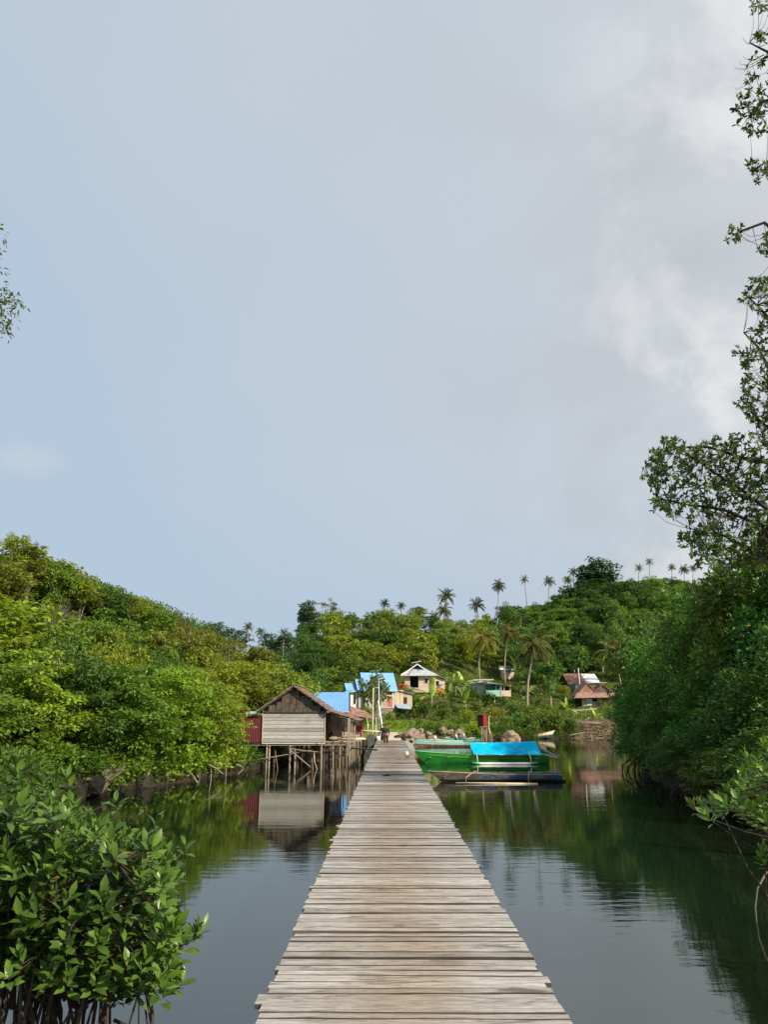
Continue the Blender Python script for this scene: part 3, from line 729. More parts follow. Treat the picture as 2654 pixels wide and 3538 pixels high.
# ------------------------------------------------------------ hill: trees, palms, bananas
def veg_stuff(name, label, cat, pts, col, k, size, spread, mat='leaf', up=.6):
    n = len(pts) * k; base = np.repeat(np.asarray(pts, float), k, axis=0); u = unit(rng.normal(size=(n, 3))); u[:, 2] = np.abs(u[:, 2])
    r = rng.uniform(.3, 1, n)[:, None]; p = base + u * r * spread
    L = size * rng.uniform(.6, 1.4, n)
    o = link(name, leaves(name, p, u * (1, 1, .5) + rng.normal(size=(n, 3)) * .4, u * .5 + (0, 0, up) + rng.normal(size=(n, 3)) * .3, L, L * .5, M[mat])); o.color = (*col, 1)
    return tag(o, label, cat, kind='stuff')
def scatter_pts(n, x0, x1, y0, y1, cond=None):
    x = rng.uniform(x0, x1, n); y = rng.uniform(y0, y1, n)
    # denser azimuth wedge only
    az = x / y; m = (az > -.24) & (az < .56); x, y = x[m], y[m]
    d = shore(x, y); m = d > .6
    if cond is not None: m &= cond(x, y, d)
    x, y = x[m], y[m]; return np.stack([x, y, terr(x, y)], 1)
pts = scatter_pts(12000, -60, 150, 112, 275)
veg_stuff('hillside_undergrowth', 'dense mixed undergrowth covering the hillside between the trees', 'undergrowth', pts, (.075, .11, .018), 9, .5, (1.1, 1.1, .9))
HOUSE_RECTS = [(1195, 2310, 1415, 2465, 128), (1370, 2285, 1540, 2400, 150), (1615, 2340, 1800, 2425, 150), (1965, 2310, 2110, 2405, 157), (1970, 2360, 2150, 2490, 140),
               (1540, 2400, 1990, 2540, 135), (1380, 2470, 1640, 2530, 130), (2000, 2460, 2120, 2530, 135), (1770, 2110, 1930, 2420, 140), (1620, 2150, 1800, 2310, 168)]
TREES = []
def near_mark(px, py):
    marks = [(1290, 2340, 'the blue-roofed house'), (1450, 2300, 'the hip-roofed house'), (1700, 2350, 'the mint house'), (2040, 2340, 'the rusty roofs'), (1535, 2080, 'the stacked palm pair'),
             (1330, 2090, 'the two small palms'), (1100, 2100, 'the tall dark ridge tree'), (2060, 1990, 'the great summit tree'), (1850, 2200, 'the big leaning palm'),
             (1760, 2080, 'the tall single palms'), (1670, 2200, 'the yellowing coconut palm'), (2250, 1990, 'the twin thin palms'), (1150, 2360, 'the plain blue roof')]
    m = min(marks, key=lambda q: (q[0] - px) ** 2 + (q[1] - py) ** 2)
    dx, dy = px - m[0], py - m[1]
    rel = ('left of' if dx < 0 else 'right of') if abs(dx) > abs(dy) else ('above' if dy < 0 else 'below')
    return rel + ' ' + m[2]
cand = []
for D in np.arange(122, 276, 6.0):
    step = 5.4 + (D - 120) * .010
    x = -.19 * D - 2
    while x < .45 * D:
        cand.append((x + random.uniform(-2, 2), D + random.uniform(-3, 3))); x += step
random.shuffle(cand)
kept = []
for x, y in cand:
    e, Dr = ridge(np.array([x]), np.array([y]))
    if y > Dr[0] + 6 or shore([x], [y])[0] < 5: continue
    px, _ = proj((x, y, tz(x, y)))
    if px < 930 or px > 2420 or (px > 2160 and y < 200): continue
    if min([(x - a) ** 2 + (y - b) ** 2 for a, b, *_ in kept] + [1e9]) < 18: continue
    gzv = tz(x, y); t = min(1, max(0, (y - 125) / 90))
    H = random.uniform(4.2, 7.5) + 2.2 * t + (random.uniform(1.5, 3.5) if random.random() < .15 else 0); Rr = random.uniform(2.2, 4.2) + .7 * t
    right = px > 1690
    kind = random.choice(['umbrella', 'umbrella', 'far'] if right and y > 165 else ['far', 'far', 'far', 'umbrella'] if px > 1150 else ['far', 'umbrella'])
    col = random.choice([(.085, .16, .025), (.06, .125, .022), (.045, .09, .018), (.10, .175, .025), (.035, .075, .016)]) if right else random.choice([YG, (.15, .20, .022), (.10, .16, .02), (.12, .165, .025), (.06, .11, .018), (.045, .085, .016), (.155, .185, .025), (.09, .14, .02)])
    if px < 1120: col = random.choice([(.06, .12, .025), (.10, .14, .025), (.05, .10, .022)])
    tx, ty = proj((x, y, gzv + H)); r_px = Rr / mpp(y)
    bad = False
    for (a, b, c_, d_, hd) in HOUSE_RECTS:
        if y < hd + 3 and tx + r_px > a and tx - r_px < c_ and ty < d_ and proj((x, y, gzv))[1] > b: bad = True
        if abs(y - hd) < 7 and a - 10 < tx < c_ + 10: bad = True
    if bad: continue
    # keep tree tops under the photographed skyline
    es = float(np.interp(x / y, _sx, _se)); zmax = CAM_Z + es * y + random.uniform(-2.2, 1.3)
    if gzv + H > zmax: H = max(3.0, zmax - gzv)
    kept.append((x, y, kind, H, Rr, col))
kept.sort(key=lambda q: q[1])
print('hill trees', len(kept))
tone = lambda c: 'yellow-green' if c[0] > c[1] * .85 else 'bright green' if c[1] > .15 else 'mid green' if c[1] > .115 else 'dark green'
for x, y, kind, H, Rr, col in kept:
    px, py = proj((x, y, tz(x, y) + H * .7))
    form = 'flat-topped tree' if kind == 'umbrella' else 'round tree'
    plant('hillside_tree', kind, (x, y, tz(x, y) - .3), H + .3, Rr, col, f'{tone(col)} {form} {near_mark(px, py)}', group='trees covering the hill')

for px, top, D, H, r, kind, col, lab, v in [
    (1070, 2058, 212, 13, 3.6, 'column', (.05, .085, .035), 'tall dark rounded tree standing highest at the left end of the central ridge', 0),
    (1142, 2066, 214, 9, 3.4, 'airy', (.07, .08, .03), 'open-crowned dark tree just right of the tall one on the ridge', 0),
    (2062, 1915, 250, 20, 7.2, 'column', (.018, .05, .014), 'great dark vine-clad tree on the right summit', 1),
    (2000, 1996, 244, 12, 7.5, 'far', (.02, .055, .015), 'dark spreading tree at the left foot of the great summit tree', 0),
    (2118, 2002, 243, 11, 6.5, 'far', (.025, .06, .016), 'dark crown at the right foot of the great summit tree', 1),
    (1440, 2090, 205, 8, 3.0, 'airy', (.08, .12, .025), 'thin treetop on the ridge right of the two small palms', 1),
    (1270, 2120, 200, 7, 4.2, 'far', GR, 'round green crown on the ridge left of the two small palms', 2)]:
    p = P(px, top, D); plant('ridge_tree', kind, (p.x, D, p.z - H), H, r, col, lab, v=v)
# far wooded hill and trees; distance haze is put into their bluish leaf colour
fx = rng.uniform(-190, 60, 2600); fy = rng.uniform(335, 500, 2600)
fp = np.stack([fx, fy, terr(fx, fy) + 2.5 + np.where(fy < 400, rng.uniform(0, 9, 2600), 0)], 1)
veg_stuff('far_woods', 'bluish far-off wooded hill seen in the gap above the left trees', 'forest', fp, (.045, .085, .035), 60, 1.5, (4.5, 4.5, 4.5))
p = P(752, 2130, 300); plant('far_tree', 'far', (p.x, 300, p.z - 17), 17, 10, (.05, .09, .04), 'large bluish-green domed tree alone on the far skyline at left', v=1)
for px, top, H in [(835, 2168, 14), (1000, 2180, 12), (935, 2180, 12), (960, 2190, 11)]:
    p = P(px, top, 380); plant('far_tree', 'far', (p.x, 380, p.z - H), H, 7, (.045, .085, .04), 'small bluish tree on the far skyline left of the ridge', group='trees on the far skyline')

def palm_mesh(seed, nf=22, Lf=3.4, droop=1.0, thin=False):
    rr = random.Random(seed); pos, ax, nr, LL = [], [], [], []; rach = MB()
    for i in range(nf):
        az = i * 2.399 + rr.uniform(-.2, .2); el = 1.4 - 1.9 * (i / nf) + rr.uniform(-.12, .12); L = Lf * rr.uniform(.85, 1.1)
        p = Vector((0, 0, 0)); d = Vector((math.cos(az) * math.cos(el), math.sin(az) * math.cos(el), math.sin(el))); pts = [p.copy()]
        ns = 12
        for s in range(ns):
            d = (d + Vector((0, 0, -.075 * droop * (1 + s * .10)))).normalized(); p = p + d * L / ns; pts.append(p.copy())
            side = d.cross(Vector((0, 0, 1))); side = side.normalized() if side.length > .01 else Vector((1, 0, 0))
            if s < 1: continue
            env = math.sin(math.pi * min(1, (s + 1.2) / (ns + 1))) ** .6
            for sg in (-1, 1):
                for h in (0, .5):
                    q = pts[-2].lerp(pts[-1], h)
                    pos.append(q); ax.append(side * sg * .9 + d * .55 + Vector((0, 0, -.55 + rr.uniform(-.15, .15)))); nr.append(Vector((0, 0, 1)) + side * sg * .5); LL.append(.85 * env * L / 3.4)
        rach.tube(pts, [.045 - .035 * k / ns for k in range(ns + 1)], 3, cap=False)
    return leaves('fronds', pos, ax, nr, np.array(LL), .11 if not thin else .10, M['palm']), rach
PALMS = []
for s in range(4):
    fm, rc = palm_mesh(40 + s, [22, 20, 16, 24][s], 3.4, [1.0, 1.25, .9, 1.5][s])
    me = bpy.data.meshes.new('frond_stems'); me.from_pydata(rc.v, [], rc.f); me.materials.append(M['palm_bark']); PALMS.append((fm, me))
def palm(cx, cy, D, r_px, base=None, col=(.07, .10, .025), lab='', v=0, name='coconut_palm', tr=.15, group=None):
    c = P(cx, cy, D); 
    if base: b = P(base[0], base[1], D)
    else: b = Vector((c.x + random.uniform(-.6, .6), D, tz(c.x, D)))
    b.z = min(b.z, c.z - 2) 
    gz_ = tz(b.x, D); foot = Vector((b.x, D, min(b.z, gz_) - .3))
    o = thing(name, foot, lab, 'palm tree', group); h = c - foot; sl = b - foot
    pts = [Vector((0, 0, 0)), sl * .5, sl] if sl.z > 1 else [Vector((0, 0, 0))]
    a0 = pts[-1]; sway = Vector(((h.x - a0.x) * .25, 0, 0))
    pts += [a0.lerp(h, .3) - sway * .6, a0.lerp(h, .65) - sway * .5, h]
    n = len(pts); MB().tube(pts, [tr * (1.25 - .6 * k / (n - 1)) for k in range(n)], 7).build('trunk', M['palm_bark'], o, True)
    s = r_px * mpp(D) / 3.0 * (.78 if cy < 2150 else 1.0)
    cr = link('crown', PALMS[v][0], o); cr.location = h; cr.scale = (s, s, s); cr.color = (*col, 1); cr.rotation_euler = (0, 0, random.uniform(0, 6))
    st = link('frond_stems', PALMS[v][1], cr)
    return o
PG, PY, PDk = (.07, .095, .028), (.20, .19, .04), (.04, .06, .025)
for args in [
    (1850, 2225, 138, 86, (1822, 2412), (.12, .14, .035), 'big leaning coconut palm with a pale trunk right of the mint green house', 3, 'coconut_palm', .22),
    (1672, 2205, 165, 66, (1655, 2292), PY, 'yellowing coconut palm with a curved trunk on the slope above the mint green house', 1),
    (1758, 2185, 170, 46, (1744, 2312), (.15, .14, .04), 'drooping tan-leaved palm with a straight pale trunk left of the big leaning palm', 3),
    (2125, 2255, 150, 75, (2150, 2400), (.13, .13, .04), 'brownish palm fronds half hidden by the dark mangroves', 1),
    (1542, 2060, 214, 48, (1540, 2140), PG, 'upper palm of the stacked pair on the central ridge', 0),
    (1534, 2108, 208, 46, (1536, 2165), (.09, .12, .03), 'lower palm of the stacked pair on the central ridge', 3),
    (1500, 2130, 206, 34, (1500, 2170), (.10, .12, .04), 'small palm left of the stacked pair on the central ridge', 1),
    (1649, 2090, 226, 44, (1652, 2160), PDk, 'dark full-crowned palm standing in the saddle of the ridge', 0),
    (1723, 2022, 245, 38, (1722, 2115), PG, 'tall full-crowned palm against the sky where the right ridge begins', 3),
    (1812, 2003, 250, 26, (1820, 2078), (.13, .11, .03), 'thin-crowned palm with a slender curved trunk alone on the skyline', 2),
    (1898, 2008, 252, 32, (1896, 2060), PG, 'squat palm crown on the right ridge left of the great dark tree', 0),
    (1982, 1975, 256, 28, (1984, 2040), PG, 'palm crown just left of the great dark summit tree', 1),
    (1962, 2002, 252, 28, (1962, 2050), (.18, .16, .03), 'yellowish palm crown low against the great dark summit tree', 1),
    (2208, 1962, 262, 24, (2208, 2010), PG, 'left one of the two thin palms on the right ridge', 2),
    (2244, 1942, 262, 24, (2246, 2008), (.12, .10, .03), 'taller right one of the two thin palms on the right ridge', 2),
    (2322, 1960, 262, 22, (2322, 2010), (.12, .13, .04), 'bushy palm right of the two thin palms', 0),
    (2364, 1966, 262, 30, (2366, 2010), PG, 'wide palm near the mangrove edge on the right ridge', 3),
    (2396, 1962, 262, 22, (2396, 2010), PG, 'rightmost ridge palm, touching the sparse branches', 1),
    (1330, 2085, 208, 28, (1332, 2130), PDk, 'left one of the two small palms on the left part of the ridge', 0),
    (1386, 2092, 208, 26, (1386, 2130), PDk, 'right one of the two small palms on the left part of the ridge', 1),
    (1412, 2168, 190, 34, (1414, 2210), (.28, .22, .03), 'golden palm crown in the middle of the central hill', 3),
    (1592, 2205, 180, 36, (1594, 2290), (.10, .13, .03), 'small palm on the hill above the mint green house, left of the yellowing palm', 3),
    (1460, 2215, 185, 34, (1462, 2270), (.09, .13, .03), 'palm crown sunk among trees above the cream house', 0), (1930, 2190, 195, 34, (1932, 2260), (.08, .12, .03), 'palm crown on the dark hillside under the great summit tree', 3),
    (1800, 2130, 220, 30, (1800, 2190), (.09, .13, .03), 'palm crown in the trees above the big leaning palm', 1),
    (1985, 2262, 172, 40, (1985, 2330), (.07, .12, .025), 'palm half hidden above the rusty-roofed houses', 0),
    (858, 2166, 330, 22, (858, 2200), (.06, .09, .05), 'small palm on the far bluish skyline at left', 0, 'coconut_palm', .09),  # far palms: bluish leaf colour stands in for haze
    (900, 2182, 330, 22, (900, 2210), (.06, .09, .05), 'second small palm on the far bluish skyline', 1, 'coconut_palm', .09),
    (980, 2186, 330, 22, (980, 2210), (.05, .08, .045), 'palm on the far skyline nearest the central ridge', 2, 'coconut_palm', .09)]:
    palm(*args)

def banana_mesh(seed, nleaf=9):
    rr = random.Random(seed); mb = MB(); st = MB()
    st.tube([(0, 0, -.5), (.03, 0, .5), (0, 0, 1.3)], [.17, .14, .09], 7)
    for i in range(nleaf):
        az = i * 2.4 + rr.uniform(-.3, .3); el = rr.uniform(.75, 1.4) if i > 3 else rr.uniform(.2, .8); L = rr.uniform(2.4, 3.3); w = rr.uniform(.30, .42)
        d = Vector((math.cos(az) * math.cos(el), math.sin(az) * math.cos(el), math.sin(el))); p = Vector((0, 0, 1.05)); side = Vector((-math.sin(az), math.cos(az), 0))
        ns = 8; rows = []
        for s in range(ns + 1):
            t = s / ns; wd = w * (0.12 if t < .15 else math.sin(math.pi * min(1, (t - .1) / .93)) ** .55 + .02); upv = d.cross(side).normalized()
            if upv.z < 0: upv = -upv
            rows.append((p + side * wd + upv * wd * .35, p.copy(), p - side * wd + upv * wd * .35))
            d = (d + Vector((0, 0, -.085 - .10 * t))).normalized(); p = p + d * L / ns
        vs = [v for r_ in rows for v in r_]; fs = []
        for s in range(ns): fs += [(s * 3, s * 3 + 1, s * 3 + 4, s * 3 + 3), (s * 3 + 1, s * 3 + 2, s * 3 + 5, s * 3 + 4)]
        mb.add(vs, fs)
    a = bpy.data.meshes.new('leaf_blades'); a.from_pydata(mb.v, [], mb.f); a.materials.append(M['palm']); a.polygons.foreach_set('use_smooth', [True] * len(a.polygons))
    b = bpy.data.meshes.new('stem'); b.from_pydata(st.v, [], st.f); b.materials.append(M['palm_bark'])
    return a, b
BAN = [banana_mesh(s, n) for s, n in ((1, 9), (2, 11), (3, 7), (4, 10))]
def banana(px, py, h_px, col, lab, v=0, D=None):
    b = hit(px, py, 90, 260) if D is None else Vector((P(px, py, D).x, D, P(px, py, D).z))
    o = thing('banana_plant', b, lab, 'banana plant', 'banana plants on the slope', random.uniform(0, 6)); s = h_px * mpp(b.y) / 4.0; o.scale = (s, s, s)
    c = link('leaf_blades', BAN[v][0], o); c.color = (*col, 1); link('stem', BAN[v][1], o); return o
BN, BB = (.11, .17, .035), (.25, .34, .06)
for a in [
    (1492, 2440, 110, BB, 'bright lime banana plant with upright leaves below the cream house', 2), (1560, 2455, 95, BN, 'banana plant with long arching leaves left of the mint green house garden', 0),
    (1610, 2462, 100, BN, 'banana plant with dry hanging leaves, middle of the garden slope', 1), (1575, 2400, 80, BN, 'banana plant behind the arching one, below the cream house corner', 3),
    (1600, 2395, 85, BB, 'sunlit banana plant on a bare stem right of the cream house', 2), (1540, 2390, 70, BN, 'small banana plant at the right corner of the cream house', 0),
    (1800, 2400, 100, BN, 'banana plant at the left foot of the big leaning palm', 1), (1790, 2350, 90, (.10, .15, .06), 'bluish banana plant up behind the mint green house', 3),
    (1870, 2400, 110, BN, 'banana plant with a thick brown stem right of the big leaning palm', 0), (1905, 2440, 110, (.10, .16, .06), 'large banana plant with grey-green leaves left of the rusty-roofed houses', 1),
    (1935, 2360, 100, BN, 'banana plant above left of the rusty roof', 3), (1900, 2330, 90, (.10, .15, .05), 'banana plant high behind the big leaning palm', 0),
    (1980, 2330, 90, BN, 'banana plant directly above the rusty roof', 1), (2030, 2310, 85, (.12, .17, .06), 'pale banana plant above the white part of the rusty roof', 2), (2085, 2330, 100, BN, 'banana plant with one upright new leaf right of the rusty roof', 2),
    (2140, 2350, 90, BN, 'banana plant at the mangrove edge beside the rusty roof', 1), (2060, 2500, 62, BB, 'small lime banana plant in front of the lower brown house', 2), (1960, 2470, 60, BB, 'small bright banana plant left of the lower brown house', 0),
    (1815, 2445, 50, BN, 'young banana plant below the big leaning palm', 3), (1470, 2370, 70, (.10, .15, .03), 'banana plant in front of the cream house wall', 2), (1330, 2300, 0, BN, '', 0)]:
    if a[2]: banana(*a)

# shrubs of the slope and shore
shr = [(1380, 2455, 55, DG, 'dark shrub right of the blue-roofed house annex'), (1420, 2465, 75, DG, 'large dark shrub in front of the small wooden annex'), (1470, 2480, 70, (.05, .09, .02), 'dark rounded shrub left below the lime banana plant'),
       (1530, 2490, 60, (.06, .10, .02), 'low green shrub on the lawn edge'), (1450, 2510, 35, GR, 'small bright shrub on the lawn by the dark shrubs'), (1345, 2490, 38, GR, 'small shrub at the lamp pole'),
       (1270, 2490, 60, GR, 'green shrub behind the leaning pickets left of the lamp pole'), (1250, 2500, 50, DG, 'dark shrub beside the wooden shack with red cloth'),
       (1620, 2500, 60, YG, 'yellow-green shrub left of the small red hut'), (1650, 2480, 70, (.10, .13, .03), 'leafy shrub leaning over the small red hut'), (1640, 2545, 60, BRT, 'bright green shrub at the waterline left of the red hut'),
       (1600, 2545, 45, BRT, 'bright green low shrub above the teal boats'), (1715, 2500, 70, (.12, .14, .03), 'sunlit shrub right of the small red hut'), (1740, 2520, 60, (.08, .12, .025), 'rounded shrub above the big boulder'),
       (1775, 2470, 60, (.07, .15, .05), 'shrub with large pale heart-shaped leaves above the boulder'), (1790, 2520, 70, (.06, .13, .045), 'lower heart-leaved shrub beside the boulder'),
       (1830, 2530, 75, (.06, .10, .022), 'dark green shrub behind the white boat'), (1870, 2525, 85, (.08, .11, .022), 'broad shrub right above the white boat'), (1920, 2530, 85, (.055, .095, .02), 'dark shrub between the white boat and the driftwood'),
       (1965, 2530, 70, (.05, .09, .02), 'dark shrub at the left end of the driftwood bank'), (1820, 2480, 60, (.10, .13, .025), 'light shrub in the middle of the lower slope'), (1890, 2480, 60, (.09, .12, .025), 'light shrub below the grey-green banana plant'),
       (2120, 2510, 70, (.03, .08, .03), 'dark shrub at the right end of the grass below the brown house'), (2095, 2546, 50, (.04, .09, .025), 'low shrub in front of the driftwood, right part'), (1990, 2548, 45, (.06, .10, .02), 'low shrub in front of the driftwood, left part'), (2140, 2545, 70, (.03, .08, .03), 'dark shrub at the water right of the driftwood'), (1680, 2440, 60, DG, 'shrub under the stilts of the mint green house'),
       (1640, 2430, 60, GR, 'shrub hiding the left corner of the mint green house'), (1590, 2470, 40, GR, 'low shrub between the banana plants'), (1740, 2440, 45, (.07, .12, .025), 'low shrub in front of the mint green house posts'),
       (1945, 2410, 50, OL, 'olive shrub left of the upper rusty-roofed house'), (2080, 2400, 40, (.16, .17, .05), 'pale shrub between the two rusty-roofed houses'), (1410, 2420, 60, (.06, .11, .025), 'shrub hanging before the open front of the cream house'),
       (1205, 2420, 60, DG, 'dark shrub at the back of the blue sheet roof'), (1150, 2380, 90, GR, 'green shrub over the top of the plain blue sheet roof'), (1230, 2330, 80, YG, 'light shrub behind the left wing of the blue-roofed house')]
for px, py, hpx, col, lab in shr:
    b = hit(px, py, 88, 260); h = hpx * mpp(b.y)
    plant('shrub', 'shrub', b - Vector((0, 0, .15)), h, h * .62, col, lab, cat='shrub', group='shrubs on the lower slope')
# blossoming shrubs
for px, py, w, h, mat, lab in [(1391, 2372, 30, 22, 'flower_o', 'round shrub covered with orange blossom between the two houses'), (1522, 2388, 28, 24, 'flower_y', 'golden yellow croton shrub at the right corner of the cream house')]:
    D = 138; c_ = P(px, py, D); o = thing('flowering_shrub', (c_.x, D, c_.z - h * mpp(D)), lab, 'shrub'); m_ = mpp(D)
    p, a, n, LL = lobe_leaves([(random.uniform(-.35, .35) * w * m_, random.uniform(-.5, .5), h * m_ + random.uniform(-.3, .3) * h * m_, .45) for _ in range(12)], 200, .2)
    link('blossom', leaves('blossom', p, a, n, LL, LL * .6, M[mat]), o)
    s = MB()
    for k in range(5): s.tube([(0, 0, -1.0), (random.uniform(-.3, .3), 0, .2), (random.uniform(-.6, .6), random.uniform(-.3, .3), h * m_)], [.05, .035, .01], 5)
    s.build('stem', M['bark'], o)
# garden tree in front of the blue-roofed house
plant('garden_tree', 'airy', (P(1300, 2470, 112).x, 112, tz(P(1300, 2470, 112).x, 112)), (P(1300, 2330, 112).z - tz(P(1300, 2470, 112).x, 112)), 2.1, (.09, .11, .025), 'slender garden tree in front of the blue-roofed house, behind the lamp pole', v=0)
o = plant('garden_tree', 'far', (P(1290, 2470, 113).x, 113.5, 2.5), (P(1300, 2322, 113).z - 2.5), 2.5, (.10, .13, .022), 'dense part-hidden companion of the slender tree before the blue-roofed house', v=2)

# bank grass
pts = scatter_pts(26000, -6, 40, 86, 140, lambda x, y, d: (d < 16))
pts2 = scatter_pts(9000, -6, 14, 86, 122, lambda x, y, d: (d < 14))
pp = np.concatenate([pts, pts2]); n = len(pp)
u = rng.normal(size=(n * 3, 3)) * .45 + (0, 0, 1); L = rng.uniform(.12, .38, n * 3)
o = link('grass', leaves('grass', np.repeat(pp, 3, axis=0) + rng.normal(size=(n * 3, 3)) * (.2, .2, .02), u, rng.normal(size=(n * 3, 3)) + (0, -.5, 1), L, .07, M['leaf'])); o.color = (.17, .25, .035, 1)
tag(o, 'short sunlit grass of the lawn and bank behind the boats', 'grass', kind='stuff')
x = rng.uniform(4, 60, 9000); y = rng.uniform(104, 125, 9000); d = shore(x, y); m = (d > -.1) & (d < 2.6) & ((x < 27.5) | (x > 35))
pts = np.stack([x[m], y[m], terr(x[m], y[m]) + rng.uniform(0, .5, m.sum())], 1)
veg_stuff('shore_undergrowth', 'dense low greenery hanging over the far waterline', 'undergrowth', pts, (.065, .11, .018), 12, .34, (.7, .7, .7))
# left bank litter
x = rng.uniform(-24, -8, 9000); y = rng.uniform(24, 60, 9000); d = shore(x, y); m = (d > .15) & (d < 9)
pts = np.stack([x[m], y[m], terr(x[m], y[m]) + rng.uniform(0, .5, m.sum())], 1)
veg_stuff('bank_undergrowth', 'dark low undergrowth on the left bank below the trees', 'undergrowth', pts, (.06, .11, .018), 14, .24, (.8, .8, .9))
x = rng.uniform(-70, -10, 6000); y = rng.uniform(34, 112, 6000); d = shore(x, y); m = d > 5
pts = np.stack([x[m], y[m], terr(x[m], y[m]) + .3], 1)
veg_stuff('hill_undergrowth', 'leafy undergrowth filling the left hill between its trees', 'undergrowth', pts, (.07, .12, .02), 26, .36, (1.3, 1.3, 1.6))

# ------------------------------------------------------------ pier
DZ, XL, XR = 1.55, -.902, 1.228
o = thing('pier', (0, 0, 0), 'long straight pier of weathered crosswise planks running to the far bank', 'pier')
mb = MB(); y = -2.5; i = 0
while y < 61.5:
    w_ = random.choice([random.uniform(.07, .12), random.uniform(.10, .15), random.uniform(.13, .19)]); gap = random.choice([.006, .010, .014, .020, .030, .045 if random.random() < .5 else .016])
    l = XL + random.gauss(0, .013); r = XR + random.gauss(0, .013)
    if random.random() < .06: l -= random.uniform(.02, .06)
    if random.random() < .04: r += random.uniform(.02, .05)
    ds = sorted([4.8, 5.2, 6.1, 6.8]); 
    if 6.0 < y < 6.15 : l -= .06
    # a plank = a strip of five cross-sections so that its edges wander a little
    yc = y + w_ / 2; rot = random.gauss(0, .0055); zj = random.gauss(0, .005); tilt = random.gauss(0, .03); n = 6
    vs = []
    for k in range(n + 1):
        x = l + (r - l) * k / n; yy = yc + rot * (x - .16); h0 = w_ / 2 + random.gauss(0, .0028); h1 = w_ / 2 + random.gauss(0, .0028); z = DZ + zj + random.gauss(0, .0012)
        vs += [(x, yy - h0, z - tilt * w_ / 2), (x, yy + h1, z + tilt * w_ / 2), (x, yy + h1, z - .035), (x, yy - h0, z - .035)]
    fs = [(0, 3, 2, 1), (n * 4, n * 4 + 1, n * 4 + 2, n * 4 + 3)]
    for k in range(n):
        a = k * 4; b = a + 4
        fs += [(a, a + 1, b + 1, b), (a + 1, a + 2, b + 2, b + 1), (a + 2, a + 3, b + 3, b + 2), (a + 3, a, b, b + 3)]
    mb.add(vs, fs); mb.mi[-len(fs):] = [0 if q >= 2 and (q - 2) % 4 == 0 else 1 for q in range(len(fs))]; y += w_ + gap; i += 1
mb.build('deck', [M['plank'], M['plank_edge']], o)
for x in (-.62, .16, .95): MB().box((x, 29.5, DZ - .11), (.09, 64, .14)).build('beam', M['dark_wood'], o)
for y in np.arange(1, 60, 3.0):
    MB().box((.16, float(y), DZ - .23), (1.9, .09, .09)).build('crossbeam', M['dark_wood'], o)
    for x in (-.72, 1.04): MB().tube([(x + random.uniform(-.05, .05), float(y) + .1, -1.6), (x, float(y) + .1, DZ - .16)], .065, 7).build('post', M['pole'], o)

o = thing('concrete_abutment', (1.3, 54, 0), 'grey concrete abutment beside the far end of the wooden pier', 'abutment')
MB().add([(-.35, -8, -1.5), (.24, -8, -1.5), (.42, 1, -1.5), (.20, 7.9, -1.5), (-.35, 7.9, -1.5), (-.35, -8, DZ - .045), (.24, -8, DZ - .045), (.42, 1, DZ - .045), (.20, 7.9, DZ - .045), (-.35, 7.9, DZ - .045)],
         [(5, 6, 7, 8, 9), (0, 1, 6, 5), (1, 2, 7, 6), (2, 3, 8, 7), (3, 4, 9, 8), (4, 0, 5, 9)]).build('body', M['concrete'], o)
o = thing('concrete_jetty', (.1, 75, 0), 'sunlit pale concrete jetty joining the wooden pier to the shore', 'jetty')
MB().box((0, 0, DZ - .10), (1.9, 26.5, .22)).build('slab', M['pale_concrete'], o)
for y in (-12, -6, 0, 6, 12): MB().box((0, y, .2), (1.5, .5, 2.5)).build('pier_block', M['concrete'], o)

def small(name, label, cat, loc, parts, rz=0, group=None):
    o = thing(name, loc, label, cat, group, rz)
    for pn, mb_, mt, *sm in parts: mb_.build(pn, mt, o, bool(sm))
    return o
# things lying on the deck
p = G(1408, 2624, DZ); small('mooring_stub', 'small stub wrapped in pale cord on the right edge of the pier', 'mooring stub', p, [
    ('stub', MB().box((0, 0, .08), (.20, .16, .16), jit=.02), M['hull_brown']), ('cord', MB().blob((-.02, 0, .27), (.09, .08, .13), 3, 2, .3), M['hull_cream'], 1)])
p = G(1336, 2680, DZ + .01); mbs = MB()
sole = [(-.13, -.04), (-.06, -.055), (.06, -.05), (.13, -.02), (.135, .02), (.06, .05), (-.05, .045), (-.13, .03)]
mbs.add([(x, y, 0) for x, y in sole] + [(x, y, .03) for x, y in sole], [tuple(range(8))[::-1], tuple(range(8, 16))] + [(i, (i + 1) % 8, 8 + (i + 1) % 8, 8 + i) for i in range(8)])
small('flip_flop', 'single black flip-flop left on the middle of the pier', 'flip-flop', p, [('sole', mbs, M['black']), ('strap', MB().tube([(-.02, -.05, .03), (.02, -.02, .07), (.08, 0, .035)], .009, 5).tube([(-.02, .045, .03), (.02, .02, .07), (.08, 0, .035)], .009, 5), M['black'])], .45)
p = G(1372, 2549, DZ); small('dark_bundle', 'low black bundle lying at the start of the pale concrete jetty', 'bundle', p + Vector((0, .3, 0)), [('cloth', MB().blob((0, 0, .13), (.30, .2, .20), 5, 2, .45), M['black'], 1)])

